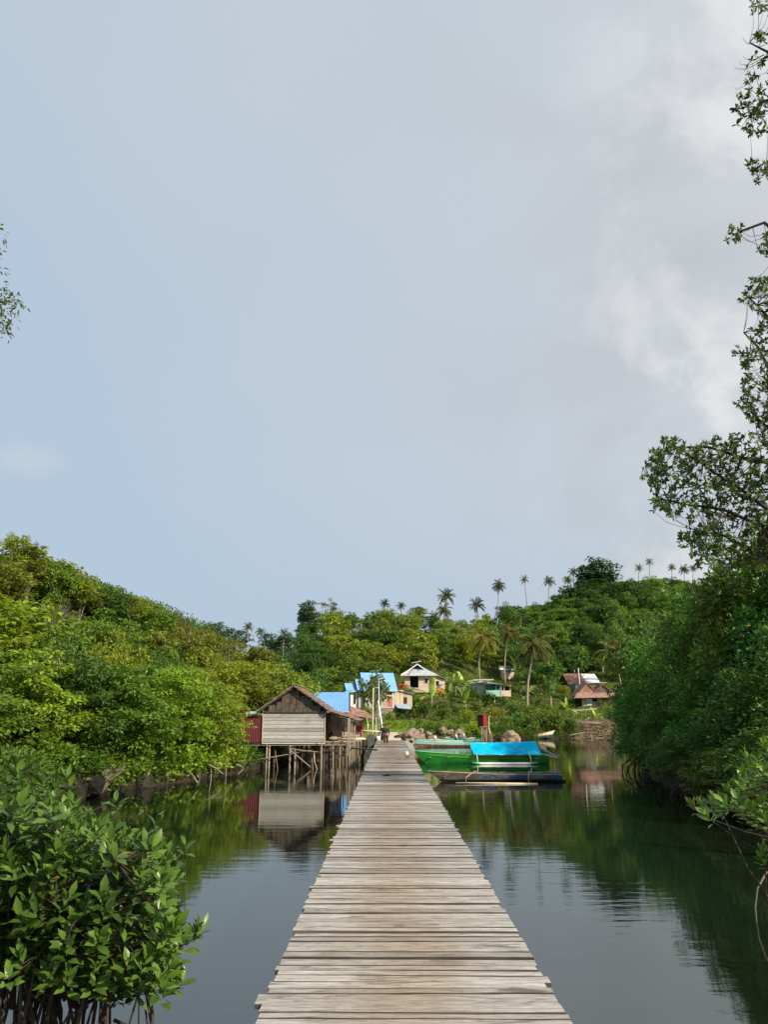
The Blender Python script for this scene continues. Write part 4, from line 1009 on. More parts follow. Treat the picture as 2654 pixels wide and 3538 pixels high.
# gate poles, lamp, leaning plank, blocks and bucket by the end of the pier
def polemb(a, b, r0=.04, r1=.03, n=7): a, b = Vector(a), Vector(b); return MB().tube([a, a.lerp(b, .5) + Vector((random.uniform(-.02, .02), 0, 0)), b], [r0, (r0 + r1) / 2, r1], n)
b_, t_ = G(1286, 2590, .9), P(1290, 2376, 62)
small('tall_pole', 'tall yellowish pole with a short arm reaching the lamp, left of the pier end', 'pole', (P(1289, 2500, 62).x, 62, 0), [
    ('pole', polemb((-.05, 0, -1.4), (.02, 0, t_.z), .05, .045), M['boom'], 1), ('arm', polemb((.02, 0, t_.z - .02), (.02 + 19 * mpp(62), 0, t_.z + .02), .03, .025), M['boom'], 1)])
p = P(1309, 2496, 96); zt = P(1309, 2350, 96).z; g0 = tz(p.x, 96)
small('street_lamp', 'thin grey lamp post with a small flat white lamp head behind the pier end', 'street lamp', (p.x, 96, g0), [
    ('post', polemb((0, 0, -.3), (0, 0, zt - g0), .085, .07), M['zinc'], 1), ('lamp_head', MB().box((.32, 0, zt - g0 + .22), (.85, .35, .08), (0, -.25, 0)), M['white']), ('bracket', MB().bar((0, 0, zt - g0), (.25, 0, zt - g0 + .22), .05, .05), M['zinc'])])
p = P(1325, 2503, 92); q = P(1307, 2420, 92); g0 = tz(p.x, 92)
small('leaning_plank', 'long white plank leaning to the left beside the lamp post', 'plank', (p.x, 92, g0), [('board', MB().bar((0.05, 0, -.2), (q.x - p.x, .6, q.z - g0), .19, .05), M['white'])])
small('concrete_block', 'tall mossy dark grey concrete block left of the pier end', 'concrete block', (P(1281, 2566, 58).x, 58.6, 0), [('body', MB().box((0, 0, P(1281, 2537, 58).z / 2 - .6), (.48, .6, P(1281, 2537, 58).z + 1.2), jit=.02), M['dark_concrete'])])
small('concrete_footing', 'pale grey tapered concrete footing in the water beside the pier, below the dark block', 'concrete footing', (P(1275, 2580, 55).x, 55, 0), [('body', MB().add([(-.32, -.3, -1.4), (.32, -.3, -1.4), (.32, .3, -1.4), (-.32, .3, -1.4), (-.17, -.2, 1.15), (.17, -.2, 1.15), (.17, .2, 1.15), (-.17, .2, 1.15)], [(4, 5, 6, 7), (0, 1, 5, 4), (1, 2, 6, 5), (2, 3, 7, 6), (3, 0, 4, 7)]), M['concrete'])])
p = P(1300, 2556, 60); small('bucket', 'white plastic bucket at the left side of the pier end', 'bucket', (XL - .02 + .12, 60.5, DZ), [('body', MB().tube([(0, 0, 0), (0, 0, .34)], [.13, .17], 12), M['white'], 1), ('handle', MB().tube([(-.165, 0, .33), (-.12, .02, .42), (0, .03, .46), (.12, .02, .42), (.165, 0, .33)], .008, 4), M['zinc'])])
for (x0, y0, x1, y1, D, lab) in [(1277, 2520, 1268, 2476, 88, 'pale picket leaning left, tallest of the pickets behind the log rail'), (1304, 2522, 1300, 2478, 88, 'thin upright picket just right of the tall yellowish pole'), (1297, 2524, 1297, 2505, 90, 'short stub picket between the taller ones'), (1268, 2524, 1273, 2500, 90, 'short crossing picket left of the leaning one')]:
    a, b = P(x0, y0, D), P(x1, y1, D); small('picket', lab, 'stake', (a.x, D, 0), [('stake', polemb((0, 0, min(a.z, 1.2) - 1), (b.x - a.x, 0, b.z), .055, .04), M['boom'], 1)], group='pickets behind the log rail')
a, b = P(1236, 2523, 86), P(1322, 2528, 86); o = thing('log_rail', (a.x, 86, 0), 'long pale horizontal log on low posts at the shore left of the jetty', 'rail')
polemb((0, 0, a.z), (b.x - a.x, 0, b.z), .11, .09).build('log', M['hull_cream'], o, True)
for k in range(5): 
    x = (b.x - a.x) * (k + .3) / 5; MB().tube([(x, .1, -.9), (x, .1, a.z - .08)], .06, 6).build('post', M['pole'], o)

# ------------------------------------------------------------ people (one skinned surface each)
def skin(name, joints, bones, mat, parent, sub=2):
    me = bpy.data.meshes.new(name); me.from_pydata([j[:3] for j in joints], bones, [])
    ob = link(name + '_rig', me); md = ob.modifiers.new('s', 'SKIN'); ob.modifiers.new('u', 'SUBSURF').levels = sub
    for i, j in enumerate(joints):
        r_ = j[3]; me.skin_vertices[0].data[i].radius = (r_, j[4] if len(j) > 4 else r_)
    me.skin_vertices[0].data[0].use_root = True
    dg = bpy.context.evaluated_depsgraph_get(); out = bpy.data.meshes.new_from_object(ob.evaluated_get(dg))
    bpy.data.objects.remove(ob); out.name = name; out.materials.clear(); out.materials.append(mat)
    out.polygons.foreach_set('use_smooth', [True] * len(out.polygons)); return link(name, out, parent)
def person(loc, H, label, long_skirt=False, rz=0.0):
    s = H / 1.38; o = thing('person', loc, label, 'person', None, rz); o.scale = (s, s, s)
    # facing -y; mid-stride: the figure's right leg (image left) forward
    hip, ch, nk, hd = (0, 0, .70), (0, 0, .98), (0, 0, 1.10), (0, -.01, 1.25)
    J = [(*hip, .10, .075), (0, 0, .84, .095, .07), (*ch, .125, .08), (*nk, .04), (0, -.005, 1.17, .05, .06), (*hd, .078, .088), (0, -.005, 1.33, .06, .07)]
    B = [(0, 1), (1, 2), (2, 3), (3, 4), (4, 5), (5, 6)]
    for sx_, fy in ((-1, -.13), (1, .10)):
        n = len(J); J += [(sx_ * .07, 0, .64, .072), (sx_ * .075, fy * .5 - .02, .37, .05), (sx_ * .075, fy, .07, .030), (sx_ * .08, fy - .045, .03, .028, .022), (sx_ * .088, fy - .13, .018, .028, .014)]
        B += [(0, n), (n, n + 1), (n + 1, n + 2), (n + 2, n + 3), (n + 3, n + 4)]
        n = len(J); J += [(sx_ * .15, 0, 1.03, .048), (sx_ * .19, .01 - fy * .2, .83, .036), (sx_ * .195, -.03 - fy * .4, .66, .027), (sx_ * .195, -.05 - fy * .45, .60, .028, .016)]
        B += [(2, n), (n, n + 1), (n + 1, n + 2), (n + 2, n + 3)]
        h = n + 3
        for k in range(4):
            m = len(J); J += [(sx_ * .195, -.05 - fy * .45 - .022 + k * .013, .555 - .004 * (k % 3), .0085), (sx_ * .190, -.05 - fy * .45 - .026 + k * .013, .52, .007)]; B += [(h, m), (m, m + 1)]
        m = len(J); J += [(sx_ * .18, -.085 - fy * .45, .585, .009), (sx_ * .175, -.10 - fy * .45, .56, .008)]; B += [(h, m), (m, m + 1)]
    body = skin('body', J, B, M['skin'], o)
    f = MB().blob((0, -.100, 1.235), (.013, .016, .02), 1, 1, 0)            # nose
    for sx_ in (-1, 1): f.blob((sx_ * .080, 0, 1.25), (.012, .02, .03), 1, 1, 0)
    f.build('nose_and_ears', M['skin'], o, True)
    e = MB()
    for sx_ in (-1, 1): e.blob((sx_ * .03, -.085, 1.262), (.012, .008, .008), 1, 1, 0)
    e.box((0, -.088, 1.198), (.045, .008, .009)); e.build('eyes_and_mouth', M['hair'], o)
    hm = MB(); vs, fs = ico(3); keep = []
    hv = [(v.x * .092, v.y * .102 + .012, 1.275 + v.z * .088) for v in vs]
    hm.add(hv, [q for q in fs if sum(hv[i][2] for i in q) / 3 > (1.30 if sum(hv[i][1] for i in q) / 3 < -.02 else (1.10 if long_skirt else 1.20))])
    hm.build('hair', M['hair'], o, True)
    T_ = [(0, 0, .74, .125, .095), (0, 0, .86, .12, .09), (0, 0, 1.0, .140, .09), (0, 0, 1.08, .07)]; TB = [(0, 1), (1, 2), (2, 3)]
    for sx_, fy in ((-1, -.13), (1, .10)):
        n = len(T_); T_ += [(sx_ * .15, 0, 1.035, .060), (sx_ * .19, .01 - fy * .2, .83, .048), (sx_ * .195, -.03 - fy * .4, .69, .040)]; TB += [(2, n), (n, n + 1), (n + 1, n + 2)]
    skin('shirt', T_, TB, M['shirt'], o)
    if long_skirt:
        MB().tube([(0, 0, .80), (0, 0, .70), (0, -.01, .45), (0, -.02, .26)], [.12, .14, .17, .19], 14, cap=False).build('skirt', M['black'], o, True)
    else:
        S_ = [(0, 0, .74, .12, .09)]; SB = []
        for sx_, fy in ((-1, -.13), (1, .10)):
            n = len(S_); S_ += [(sx_ * .07, 0, .62, .088), (sx_ * .078, fy * .5 - .02, .38, .070), (sx_ * .078, fy * .85, .19, .062)]; SB += [(0, n), (n, n + 1), (n + 1, n + 2)]
        skin('trousers', S_, SB, M['shorts'], o)
    return o
pp_ = G(1334, 2577, DZ); person(pp_ + Vector((0, 0, .005)), 1.40, 'barefoot person in dark shirt and brown trousers walking down the pier')
pp_ = G(1324, 2570, DZ); person((pp_.x, pp_.y + .5, DZ + .005), 1.36, 'person in long dark skirt, half hidden behind the one walking in front', True, .15)

# ------------------------------------------------------------ stilt house over the water
D0 = 53.3
def boards(mb, px0, px1, py0, py1, D, n, t=.03, jit=.006, over=.012):
    """horizontal boards between two photo heights on the plane y = D, each a real board slightly overlapping"""
    for k in range(n):
        ya, yb = py0 + (py1 - py0) * k / n, py0 + (py1 - py0) * (k + 1) / n
        a, b = P(px0, ya, D), P(px1, yb, D); h = a.z - b.z
        xl, xr = a.x + random.uniform(-.03, .03), b.x + random.uniform(-.03, .03)
        mb.box(((xl + xr) / 2, D - t / 2 - random.uniform(0, .01), (a.z + b.z) / 2), (xr - xl, t, h - .022), (random.uniform(.06, .12), random.uniform(-jit, jit) * .5, 0))
def vboards(mb, x0, x1, z0, z1, y, n, t=.025):
    for k in range(n):
        a, b = x0 + (x1 - x0) * k / n, x0 + (x1 - x0) * (k + 1) / n
        mb.box(((a + b) / 2, y - t / 2 - random.uniform(0, .008), (z0 + z1) / 2 + random.uniform(-.02, .02)), (b - a - .008, t, z1 - z0), (0, random.uniform(-.004, .004), 0))
def thatch(mb, A, B, Cc, Dd, rows, segs, t=.10):
    """A-B along the ridge, D-C along the eave; overlapping shaggy bundles"""
    A, B, Cc, Dd = map(Vector, (A, B, Cc, Dd)); n = (B - A).cross(Dd - A).normalized(); n = n if n.z > 0 else -n
    for i in range(rows):
        for j in range(segs):
            u0, u1 = j / segs, (j + 1.06) / segs; v0 = (i - .15) / rows; v1 = (i + 1.12 + random.uniform(-.12, .14)) / rows
            f = lambda u, v: (A.lerp(B, u)).lerp(Dd.lerp(Cc, u), v)
            l = random.uniform(0, .03)
            q = [f(u0, v0) + n * (.01 + l), f(u1, v0) + n * (.01 + l), f(u1, v1) + n * (t + l + random.uniform(-.02, .02)), f(u0, v1) + n * (t + l + random.uniform(-.02, .02))]
            mb.add(q + [x - n * t for x in q], [(0, 1, 2, 3), (7, 6, 5, 4), (0, 4, 5, 1), (1, 5, 6, 2), (2, 6, 7, 3), (3, 7, 4, 0)])
H = tag(bpy.data.objects.new('stilt_house', None), 'grey board house with thatched roof standing on stilts over the water', 'house'); C.objects.link(H)
xl, xr = P(907, 2564, D0).x, P(1120, 2564, D0).x; zf = P(1000, 2566, D0).z; zw = P(1000, 2464, D0).z; yb = D0 + 4.8
mb = MB(); boards(mb, 907, 1119, 2465, 2564, D0, 8); mb.build('front_wall', M['house_board'], H)
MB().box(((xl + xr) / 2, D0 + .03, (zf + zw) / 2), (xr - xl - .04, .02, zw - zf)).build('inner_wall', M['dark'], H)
mb = MB(); vboards(mb, 0, 4.6, zf, zw, 0, 18); sw = mb.build('side_wall', M['dark_wood'], H); sw.location = (xr + .01, D0 + .08, 0); sw.rotation_euler = (0, 0, math.pi / 2)
mb = MB(); vboards(mb, xl, xr, zf, zw, yb, 14); mb.build('back_wall', M['house_board_v'], H)
for x in (xl - .02, xr + .03): MB().box((x, D0 - .02, (zf + zw) / 2 + .05), (.07, .07, zw - zf + .25)).build('corner_post', M['house_board_v'], H)
# gable infill of old thatch panels
ap, el, er = P(1018, 2369, D0), P(890, 2458, D0), P(1147, 2458, D0)
mb = MB(); panels = [(928, 2464, 960, 2434), (956, 2464, 1000, 2446), (996, 2464, 1022, 2446), (1020, 2464, 1052, 2446), (1048, 2464, 1085, 2448), (1080, 2464, 1110, 2436), (958, 2450, 1000, 2424), (996, 2450, 1040, 2430), (1030, 2450, 1082, 2428), (974, 2430, 1030, 2396), (1026, 2430, 1064, 2402), (994, 2410, 1034, 2380), (1060, 2436, 1080, 2412)]
for k, (a, b, c_, d_) in enumerate(panels):
    p0, p1 = P(a, b, D0), P(c_, d_, D0); w_ = p1.x - p0.x; h_ = p1.z - p0.z; ns = max(3, int(w_ / .05))
    for s in range(ns):
        mb.box((p0.x + w_ * (s + .5) / ns, D0 - .02 - .012 * (k % 4) - random.uniform(0, .012), p0.z + h_ / 2 - random.uniform(0, .05)), (w_ / ns * 1.02, .012, h_), (random.uniform(-.03, .05), random.uniform(-.02, .02) + (.07 if k == 11 else 0), 0))
mb.build('gable', M['thatch_panel'], H)
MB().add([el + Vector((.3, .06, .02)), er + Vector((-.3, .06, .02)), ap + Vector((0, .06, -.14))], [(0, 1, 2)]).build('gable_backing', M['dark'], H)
mb = MB(); fo = Vector((0, -.45, 0)); bo = Vector((0, yb - D0 + .4, 0))
thatch(mb, ap + fo, ap + bo, el + bo, el + fo, 8, 12, .07); lo = P(1243, 2488, D0)
thatch(mb, ap + fo, ap + bo, er + bo, er + fo, 8, 12, .09); thatch(mb, er + fo + Vector((-.1, 0, .03)), er + bo + Vector((-.1, 0, .03)), lo + bo, lo + Vector((0, .2, 0)), 6, 12, .08)
mb.box((ap.x, (D0 + yb) / 2, ap.z + .06), (.34, yb - D0 + .8, .08), jit=.03)
mb.build('roof', M['thatch'], H)
mb = MB()
for e_ in (el, er): mb.bar(e_ + Vector((0, -.30, -.10)), ap + Vector((0, -.30, -.10)), .06, .09)
mb.bar(er + Vector((-.1, -.2, -.12)), lo + Vector((-.1, .1, -.12)), .05, .08); mb.bar(el + Vector((.35, -.1, -.02)), er + Vector((-.35, -.1, -.02)), .06, .08)
mb.build('rafter', M['dark_wood'], H)
# maroon annex
a, b = P(822, 2474, D0), P(905, 2564, D0); MB().box(((a.x + b.x) / 2, D0 + .05, (a.z + b.z) / 2), (b.x - a.x, .02, a.z - b.z)).build('annex_wall', M['red_sheet'], H)
MB().box((a.x, D0 + 1.6, (a.z + b.z) / 2), (.02, 3.1, a.z - b.z)).build('annex_side_wall', M['red_sheet'], H)
r0, r1 = P(838, 2462, D0), P(908, 2466, D0); MB().slab((r0.x - .2, D0 - .2, r0.z - .03), (r1.x, D0 - .2, r1.z), (r1.x, D0 + 3, r1.z + .15), (r0.x - .2, D0 + 3, r0.z + .12), .03).build('annex_roof', M['zinc'], H)
# floor frame
xa = P(822, 2570, D0).x
for k, yy in enumerate((D0 + .1, D0 + 1.7, D0 + 3.2, D0 + 4.7)): MB().tube([(xa, yy, zf - .10), ((xa + xr) / 2, yy, zf - .13), (xr + .2, yy, zf - .09)], .06, 6).build('floor_beam', M['dark_wood'], H)
MB().box(((xa + xr) / 2, D0 + 2.4, zf - .02), (xr - xa, 4.8, .04)).build('floor', M['dark_wood'], H)
MB().bar((xa - .2, D0 - .1, zf - .16), (P(1200, 2572, D0).x, D0 - .1, zf - .12), .04, .045).build('floor_beam', M['pole'], H)
MB().bar((xl, D0 - .06, zf - .02), (xr, D0 - .06, zf - .02), .04, .05).build('sill', M['white'], H)
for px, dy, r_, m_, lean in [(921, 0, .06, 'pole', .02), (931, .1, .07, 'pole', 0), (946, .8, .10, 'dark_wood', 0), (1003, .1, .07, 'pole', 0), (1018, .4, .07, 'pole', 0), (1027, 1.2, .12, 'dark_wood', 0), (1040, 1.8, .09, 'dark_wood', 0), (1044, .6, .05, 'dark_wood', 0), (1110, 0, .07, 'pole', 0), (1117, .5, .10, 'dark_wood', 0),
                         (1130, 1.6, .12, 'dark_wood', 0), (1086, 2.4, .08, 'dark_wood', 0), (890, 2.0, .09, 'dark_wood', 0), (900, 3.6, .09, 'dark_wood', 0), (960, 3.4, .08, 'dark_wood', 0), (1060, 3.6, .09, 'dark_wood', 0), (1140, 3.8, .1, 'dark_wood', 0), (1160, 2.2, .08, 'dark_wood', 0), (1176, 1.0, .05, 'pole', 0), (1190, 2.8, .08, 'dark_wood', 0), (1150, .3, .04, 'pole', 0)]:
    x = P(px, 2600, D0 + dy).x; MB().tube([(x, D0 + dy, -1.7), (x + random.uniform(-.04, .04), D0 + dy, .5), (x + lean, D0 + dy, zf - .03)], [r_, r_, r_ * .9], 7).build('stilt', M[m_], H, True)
for (x0, y0, x1, y1, dy, r_) in [(998, 2585, 1110, 2598, -.25, .035), (1003, 2590, 1080, 2655, -.35, .04), (855, 2627, 1010, 2603, -.15, .035), (1010, 2603, 1075, 2592, -.15, .03), (1086, 2628, 1098, 2665, -.6, .04), (1098, 2665, 1112, 2712, -.9, .03), (1078, 2618, 1086, 2700, -1.0, .02), (951, 2592, 963, 2680, -.5, .02), (1045, 2632, 1160, 2625, 1.5, .05), (1140, 2615, 1172, 2600, 1.0, .045)]:
    a, b = P(x0, y0, D0 + dy), P(x1, y1, D0 + dy * 1.2); MB().tube([a, a.lerp(b, .5) + Vector((0, 0, random.uniform(-.03, .03))), b], [r_, r_, r_ * .8], 6).build('brace', M['pole'] if dy < 1 else M['dark_wood'], H)
MB().tube([P(1085, 2600, D0 - .1), P(1087, 2630, D0 - .1)], .055, 7).build('brace', M['orange_curtain'], H)
# porch: door room, posts, deck, loose poles
Dd_ = 58.4
a, b = P(1142, 2478, Dd_), P(1183, 2545, Dd_); mb = MB(); vboards(mb, a.x, b.x, b.z, a.z, Dd_, 7); mb.build('porch_door', M['house_board_v'], H)
a, b = P(1136, 2455, Dd_), P(1188, 2480, Dd_); mb = MB(); boards(mb, 1136, 1186, 2458, 2478, Dd_ + .02, 2); mb.build('porch_wall', M['house_board'], H)
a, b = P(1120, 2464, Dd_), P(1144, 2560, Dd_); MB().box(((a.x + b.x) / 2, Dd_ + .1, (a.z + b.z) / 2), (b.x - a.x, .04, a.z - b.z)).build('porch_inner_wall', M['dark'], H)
x0, x1 = P(1122, 2560, D0).x, P(1215, 2560, D0).x
mb = MB()
for k in range(9): yy = D0 + .2 + k * .55; mb.tube([(x0 - .1, yy, zf + .04), ((x0 + x1) / 2, yy + random.uniform(-.05, .05), zf + .05), (x1 + random.uniform(0, .7), yy + random.uniform(-.1, .1), zf + .04 + random.uniform(-.03, .03))], .055, 6)
mb.build('porch_deck', M['pole'], H)
for k, (px, dy) in enumerate([(1170, 0), (1195, .2)]): x = P(px, 2570, D0).x; MB().tube([(x0, D0 + dy, zf - .18 + .1 * k), (x1 + .3, D0 + dy, zf - .20 + .1 * k)], .04, 6).build('porch_beam', M['pole'], H)
for px, top, bot, D, r_ in [(1204, 2480, 2705, 52.6, .045), (1208, 2482, 2690, 53, .05), (1215, 2480, 2665, 53.5, .04), (1222, 2482, 2660, 54, .045), (1227, 2484, 2650, 54.6, .04), (1189, 2492, 2560, 57, .04), (1248, 2545, 2640, 60, .05), (1236, 2552, 2640, 57, .05), (1254, 2562, 2650, 59, .09), (1198, 2560, 2650, 55, .05), (1183, 2565, 2650, 56, .04), (1212, 2560, 2650, 56, .05), (1219, 2590, 2650, 56.5, .05)]:
    a = P(px, top, D); MB().tube([(a.x + .03, D, -1.5), (a.x + random.uniform(-.05, .05), D, 1.2), (a.x, D, a.z)], [r_, r_, r_ * .85], 6).build('porch_post', M['pole'] if r_ < .08 else M['dark_wood'], H, True)
a = P(1078, 2440, D0); b = P(1110, 2560, D0 - .5); MB().tube([P(1109, 2700, D0 - .6), P(1110, 2620, D0 - .5), P(1113, 2548, D0 - .4)], [.035, .04, .03], 6).build('porch_post', M['pole'], H)
# pipes under the annex
for k, px in enumerate((885, 901, 916)): x = P(px, 2620, 54.2).x; MB().tube([(x, 54.2 + .2 * k, -1), (x, 54.2 + .2 * k, P(px, 2602, 54.2).z)], .07, 8).build('drain_pipe', M['pvc'], H, True)
MB().tube([(P(884, 2602, 54.4).x, 54.4, P(884, 2602, 54.4).z), (P(920, 2602, 54.4).x, 54.4, P(920, 2602, 54.4).z)], .08, 8).build('drain_pipe', M['pvc'], H, True)
# loose things on the porch
p = P(1154, 2556, 54.2); small('sack', 'full pale sack lying on the porch of the stilt house', 'sack', (p.x, 54.4, zf + .10), [('cloth', MB().blob((0, 0, .14), (.36, .18, .16), 8, 3, .25).blob((.2, 0, .13), (.2, .17, .15), 4, 2, .2), M['sack'], 1)])
p = P(1138, 2520, 55); small('rag_bundle', 'tan and black rags hanging beside the house corner above the sack', 'rags', (p.x, 54.6, zf + .08), [('cloth', MB().blob((0, 0, 1.05), (.13, .1, .35), 3, 2, .35).blob((.02, 0, .55), (.1, .1, .3), 9, 2, .4), M['hull_brown'], 1), ('black_cloth', MB().blob((.1, -.05, .3), (.12, .1, .36), 12, 2, .4), M['black'], 1)])
for x0, y0, x1, y1, D, lab in [(1168, 2551, 1262, 2554, 56, 'thick pale pole lying along the porch edge, upper one'), (1214, 2556, 1264, 2560, 55, 'pale bamboo pole sticking out beyond the porch, lower one'), (1180, 2546, 1256, 2548, 58, 'brown pole at the back of the porch')]:
    a, b = P(x0, y0, D), P(x1, y1, D); small('loose_pole', lab, 'pole', (a.x, D, zf + .1), [('pole', polemb((0, 0, .06), (b.x - a.x, .3, .10), .065, .05), M['hull_cream'] if 'pale' in lab else M['pole'], 1)], group='poles lying on the porch')
a = P(1214, 2584, 49.5); b = G(1304, 2589, DZ + .06); small('gangway_pole', 'long dark pole bridging the porch posts and the left edge of the pier', 'pole', a, [('pole', MB().tube([(0, 0, 0), ((b.x - a.x) * .5, (b.y - a.y) * .5, (b.z - a.z) * .5 - .02), (b.x - a.x, b.y - a.y, b.z - a.z)], [.045, .05, .06], 7), M['bark'], 1)])

# wooden house with the plain blue roof behind it
o = thing('blue_roofed_shack', (-6, 76, 0), 'reddish plank house with a plain blue sheet roof, behind the stilt house', 'house'); O = Vector(o.location); D = 73
def L_(px, py, d): return P(px, py, d) - O
a, b, c_, d_ = P(1010, 2391, 76.5), P(1208, 2391, 76.5), P(1208, 2456, D), P(1010, 2456, D)
MB().slab(d_ - O, c_ - O, b - O, a - O, .05).build('roof', M['blue_roof'], o)
MB().slab(a - O, b - O, b - O + Vector((0, 3.6, -2.0)), a - O + Vector((0, 3.6, -2.0)), .05).build('roof', M['blue_roof'], o)
MB().bar(b - O + Vector((.03, 0, 0)), c_ - O + Vector((.03, 0, 0)), .06, .16).build('bargeboard', M['dark_wood'], o)
MB().bar(d_ - O + Vector((0, -.05, -.06)), c_ - O + Vector((0, -.05, -.06)), .05, .12).build('fascia', M['zinc'], o)
mb = MB()
for k, (y0, y1) in enumerate([(2484, 2494), (2494, 2507), (2527, 2536), (2536, 2545)]): boards(mb, 1183, 1254, y0, y1, D + .2, 1)
boards(mb, 1060, 1184, 2462, 2548, D + .3, 9); mb.v = [tuple(Vector(v) - O) for v in mb.v]; mb.build('wall', M['pink_board'], o)
a, b = L_(1183, 2460, D + .8), L_(1254, 2548, D + .8)
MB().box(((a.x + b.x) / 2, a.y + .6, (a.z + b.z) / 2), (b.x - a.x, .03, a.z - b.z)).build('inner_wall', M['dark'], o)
a, b = L_(1187, 2507, D + .5), L_(1228, 2526, D + .5); MB().box(((a.x + b.x) / 2, a.y, (a.z + b.z) / 2), (b.x - a.x, .03, a.z - b.z)).build('curtain', M['orange_curtain'], o)
mb = MB()
for k in range(8): a, b = L_(1229 + k * 3, 2508, D + .45), L_(1232 + k * 3, 2523 + k % 3, D + .45); mb.box(((a.x + b.x) / 2, a.y - .02 * (k % 2), (a.z + b.z) / 2), (b.x - a.x, .02, a.z - b.z))
mb.build('hanging_cloth', M['red_cloth'], o)
a = L_(1252, 2490, D + .1); b = L_(1252, 2548, D + .1); MB().box((a.x, a.y, (a.z + b.z) / 2), (.14, .1, a.z - b.z)).build('corner_post', M['pink_door'], o)
q = [P(1150, 2462, D - .6), P(1300, 2482, D - 1.2), P(1262, 2456, D + 3), P(1208, 2438, D + 3.5)]
MB().slab(q[0] - O, q[1] - O, q[2] - O, q[3] - O, .06).build('side_roof', M['rust'], o)
a, b = L_(1183, 2548, D), L_(1258, 2548, D); MB().box(((a.x + b.x) / 2, a.y + 1.5, a.z - .08), (b.x - a.x + .3, 3.4, .12)).build('floor', M['dark_wood'], o)
for px in (1190, 1210, 1232, 1254): 
    for dd in (.2, 2.6): x = L_(px, 2560, D).x; MB().tube([(x, a.y + dd, -1.5), (x, a.y + dd, a.z - .1)], .08, 6).build('stilt', M['dark_wood'], o)

# ------------------------------------------------------------ hillside houses
def frame_at(name, px, py, D, rz, label):
    p = P(px, py, D); o = thing(name, p, label, 'house', None, rz); return o, mpp(D)
def opening(o, x, z, w, h, y=-.03, name='window', mat='dark', frame=None, sill=False):
    f = MB().box((x, y, z), (w, .05, h)).build(name, M[mat], o)
    if frame:
        fb = MB(); t = .09
        for dx in (-w / 2 - t / 2, w / 2 + t / 2): fb.box((x + dx, y - .02, z), (t, .08, h + 2 * t))
        for dz in (-h / 2 - t / 2, h / 2 + t / 2): fb.box((x, y - .022, z + dz), (w, .08, t))
        fb.build('frame', M[frame], f)
    return f
def gable_roof(o, x0, x1, y0, y1, zE, zR, mat, ov=.35, t=.06, axis='x', name='roof'):
    """axis x: ridge runs along x"""
    mb = MB()
    if axis == 'x':
        ym = (y0 + y1) / 2; s = (zR - zE) / ((y1 - y0) / 2); e = zE - s * ov
        mb.slab((x0 - ov, y0 - ov, e), (x1 + ov, y0 - ov, e), (x1 + ov, ym, zR), (x0 - ov, ym, zR), t)
        mb.slab((x0 - ov, ym, zR + .004), (x1 + ov, ym, zR + .004), (x1 + ov, y1 + ov, e), (x0 - ov, y1 + ov, e), t)
    else:
        xm = (x0 + x1) / 2; s = (zR - zE) / ((x1 - x0) / 2); e = zE - s * ov
        mb.slab((xm, y0 - ov, zR), (xm, y1 + ov, zR), (x0 - ov, y1 + ov, e), (x0 - ov, y0 - ov, e), t)
        mb.slab((xm, y0 - ov, zR + .004), (x1 + ov, y0 - ov, e), (x1 + ov, y1 + ov, e), (xm, y1 + ov, zR + .004), t)
    return mb.build(name, M[mat], o)
def gable_fill(o, x0, x1, y0, y1, zE, zR, mat, axis='x'):
    mb = MB()
    if axis == 'x':
        for x in (x0, x1 - .05): mb.add([(x, y0, zE), (x, y1, zE), (x, (y0 + y1) / 2, zR - .06), (x + .05, y0, zE), (x + .05, y1, zE), (x + .05, (y0 + y1) / 2, zR - .06)], [(0, 2, 1), (3, 4, 5), (0, 1, 4, 3), (1, 2, 5, 4), (2, 0, 3, 5)])
    else:
        for y in (y0, y1 - .05): mb.add([(x0, y, zE), (x1, y, zE), ((x0 + x1) / 2, y, zR - .06), (x0, y + .05, zE), (x1, y + .05, zE), ((x0 + x1) / 2, y + .05, zR - .06)], [(0, 1, 2), (3, 5, 4), (0, 3, 4, 1), (1, 4, 5, 2), (2, 5, 3, 0)])
    mb.build('gable', M[mat], o)
def walls(o, x0, x1, y0, y1, z0, z1, mat, name='wall'): return MB().box(((x0 + x1) / 2, (y0 + y1) / 2, (z0 + z1) / 2), (x1 - x0, y1 - y0, z1 - z0)).build(name, M[mat], o)

# blue-roofed house
o, m_ = frame_at('blue_roofed_house', 1263, 2446, 126, R(16), 'grey block house with light blue sheet roofs and a pink double door, above the lawn')
Wd = 103 * m_ / math.cos(R(16)); Hh = 70 * m_
walls(o, 0, Wd, 0, 4.4, 0, Hh, 'block_wall')
gable_fill(o, 0, Wd, 0, 4.4, Hh, Hh + 2.45, 'dark_wood'); gable_roof(o, 0, Wd, 0, 4.4, Hh, Hh + 2.5, 'sky_roof', .4)
MB().bar((-.4, -.42, Hh - .52), (Wd + .4, -.42, Hh - .52), .05, .14).build('fascia', M['hull_teal'], o)
walls(o, -.12, Wd + .12, -.12, 4.5, -1.9, -.02, 'stone_wall', 'plinth')
xd = Wd * .80; d = opening(o, xd, 1.02, 1.0, 1.75, name='door', mat='pink_door', frame='cream_trim')
MB().box((xd, -.065, 1.02), (.035, .03, 1.75)).build('door_gap', M['dark'], d); opening(o, xd, 2.34, .95, .50, name='transom', mat='dark', frame='cream_trim')
opening(o, Wd * .3, 1.5, .9, 1.2, frame='cream_trim', mat='dark')
MB().box((Wd * .92, -.06, Hh / 2), (.22, .12, Hh)).build('pilaster', M['cream_wall'], o)
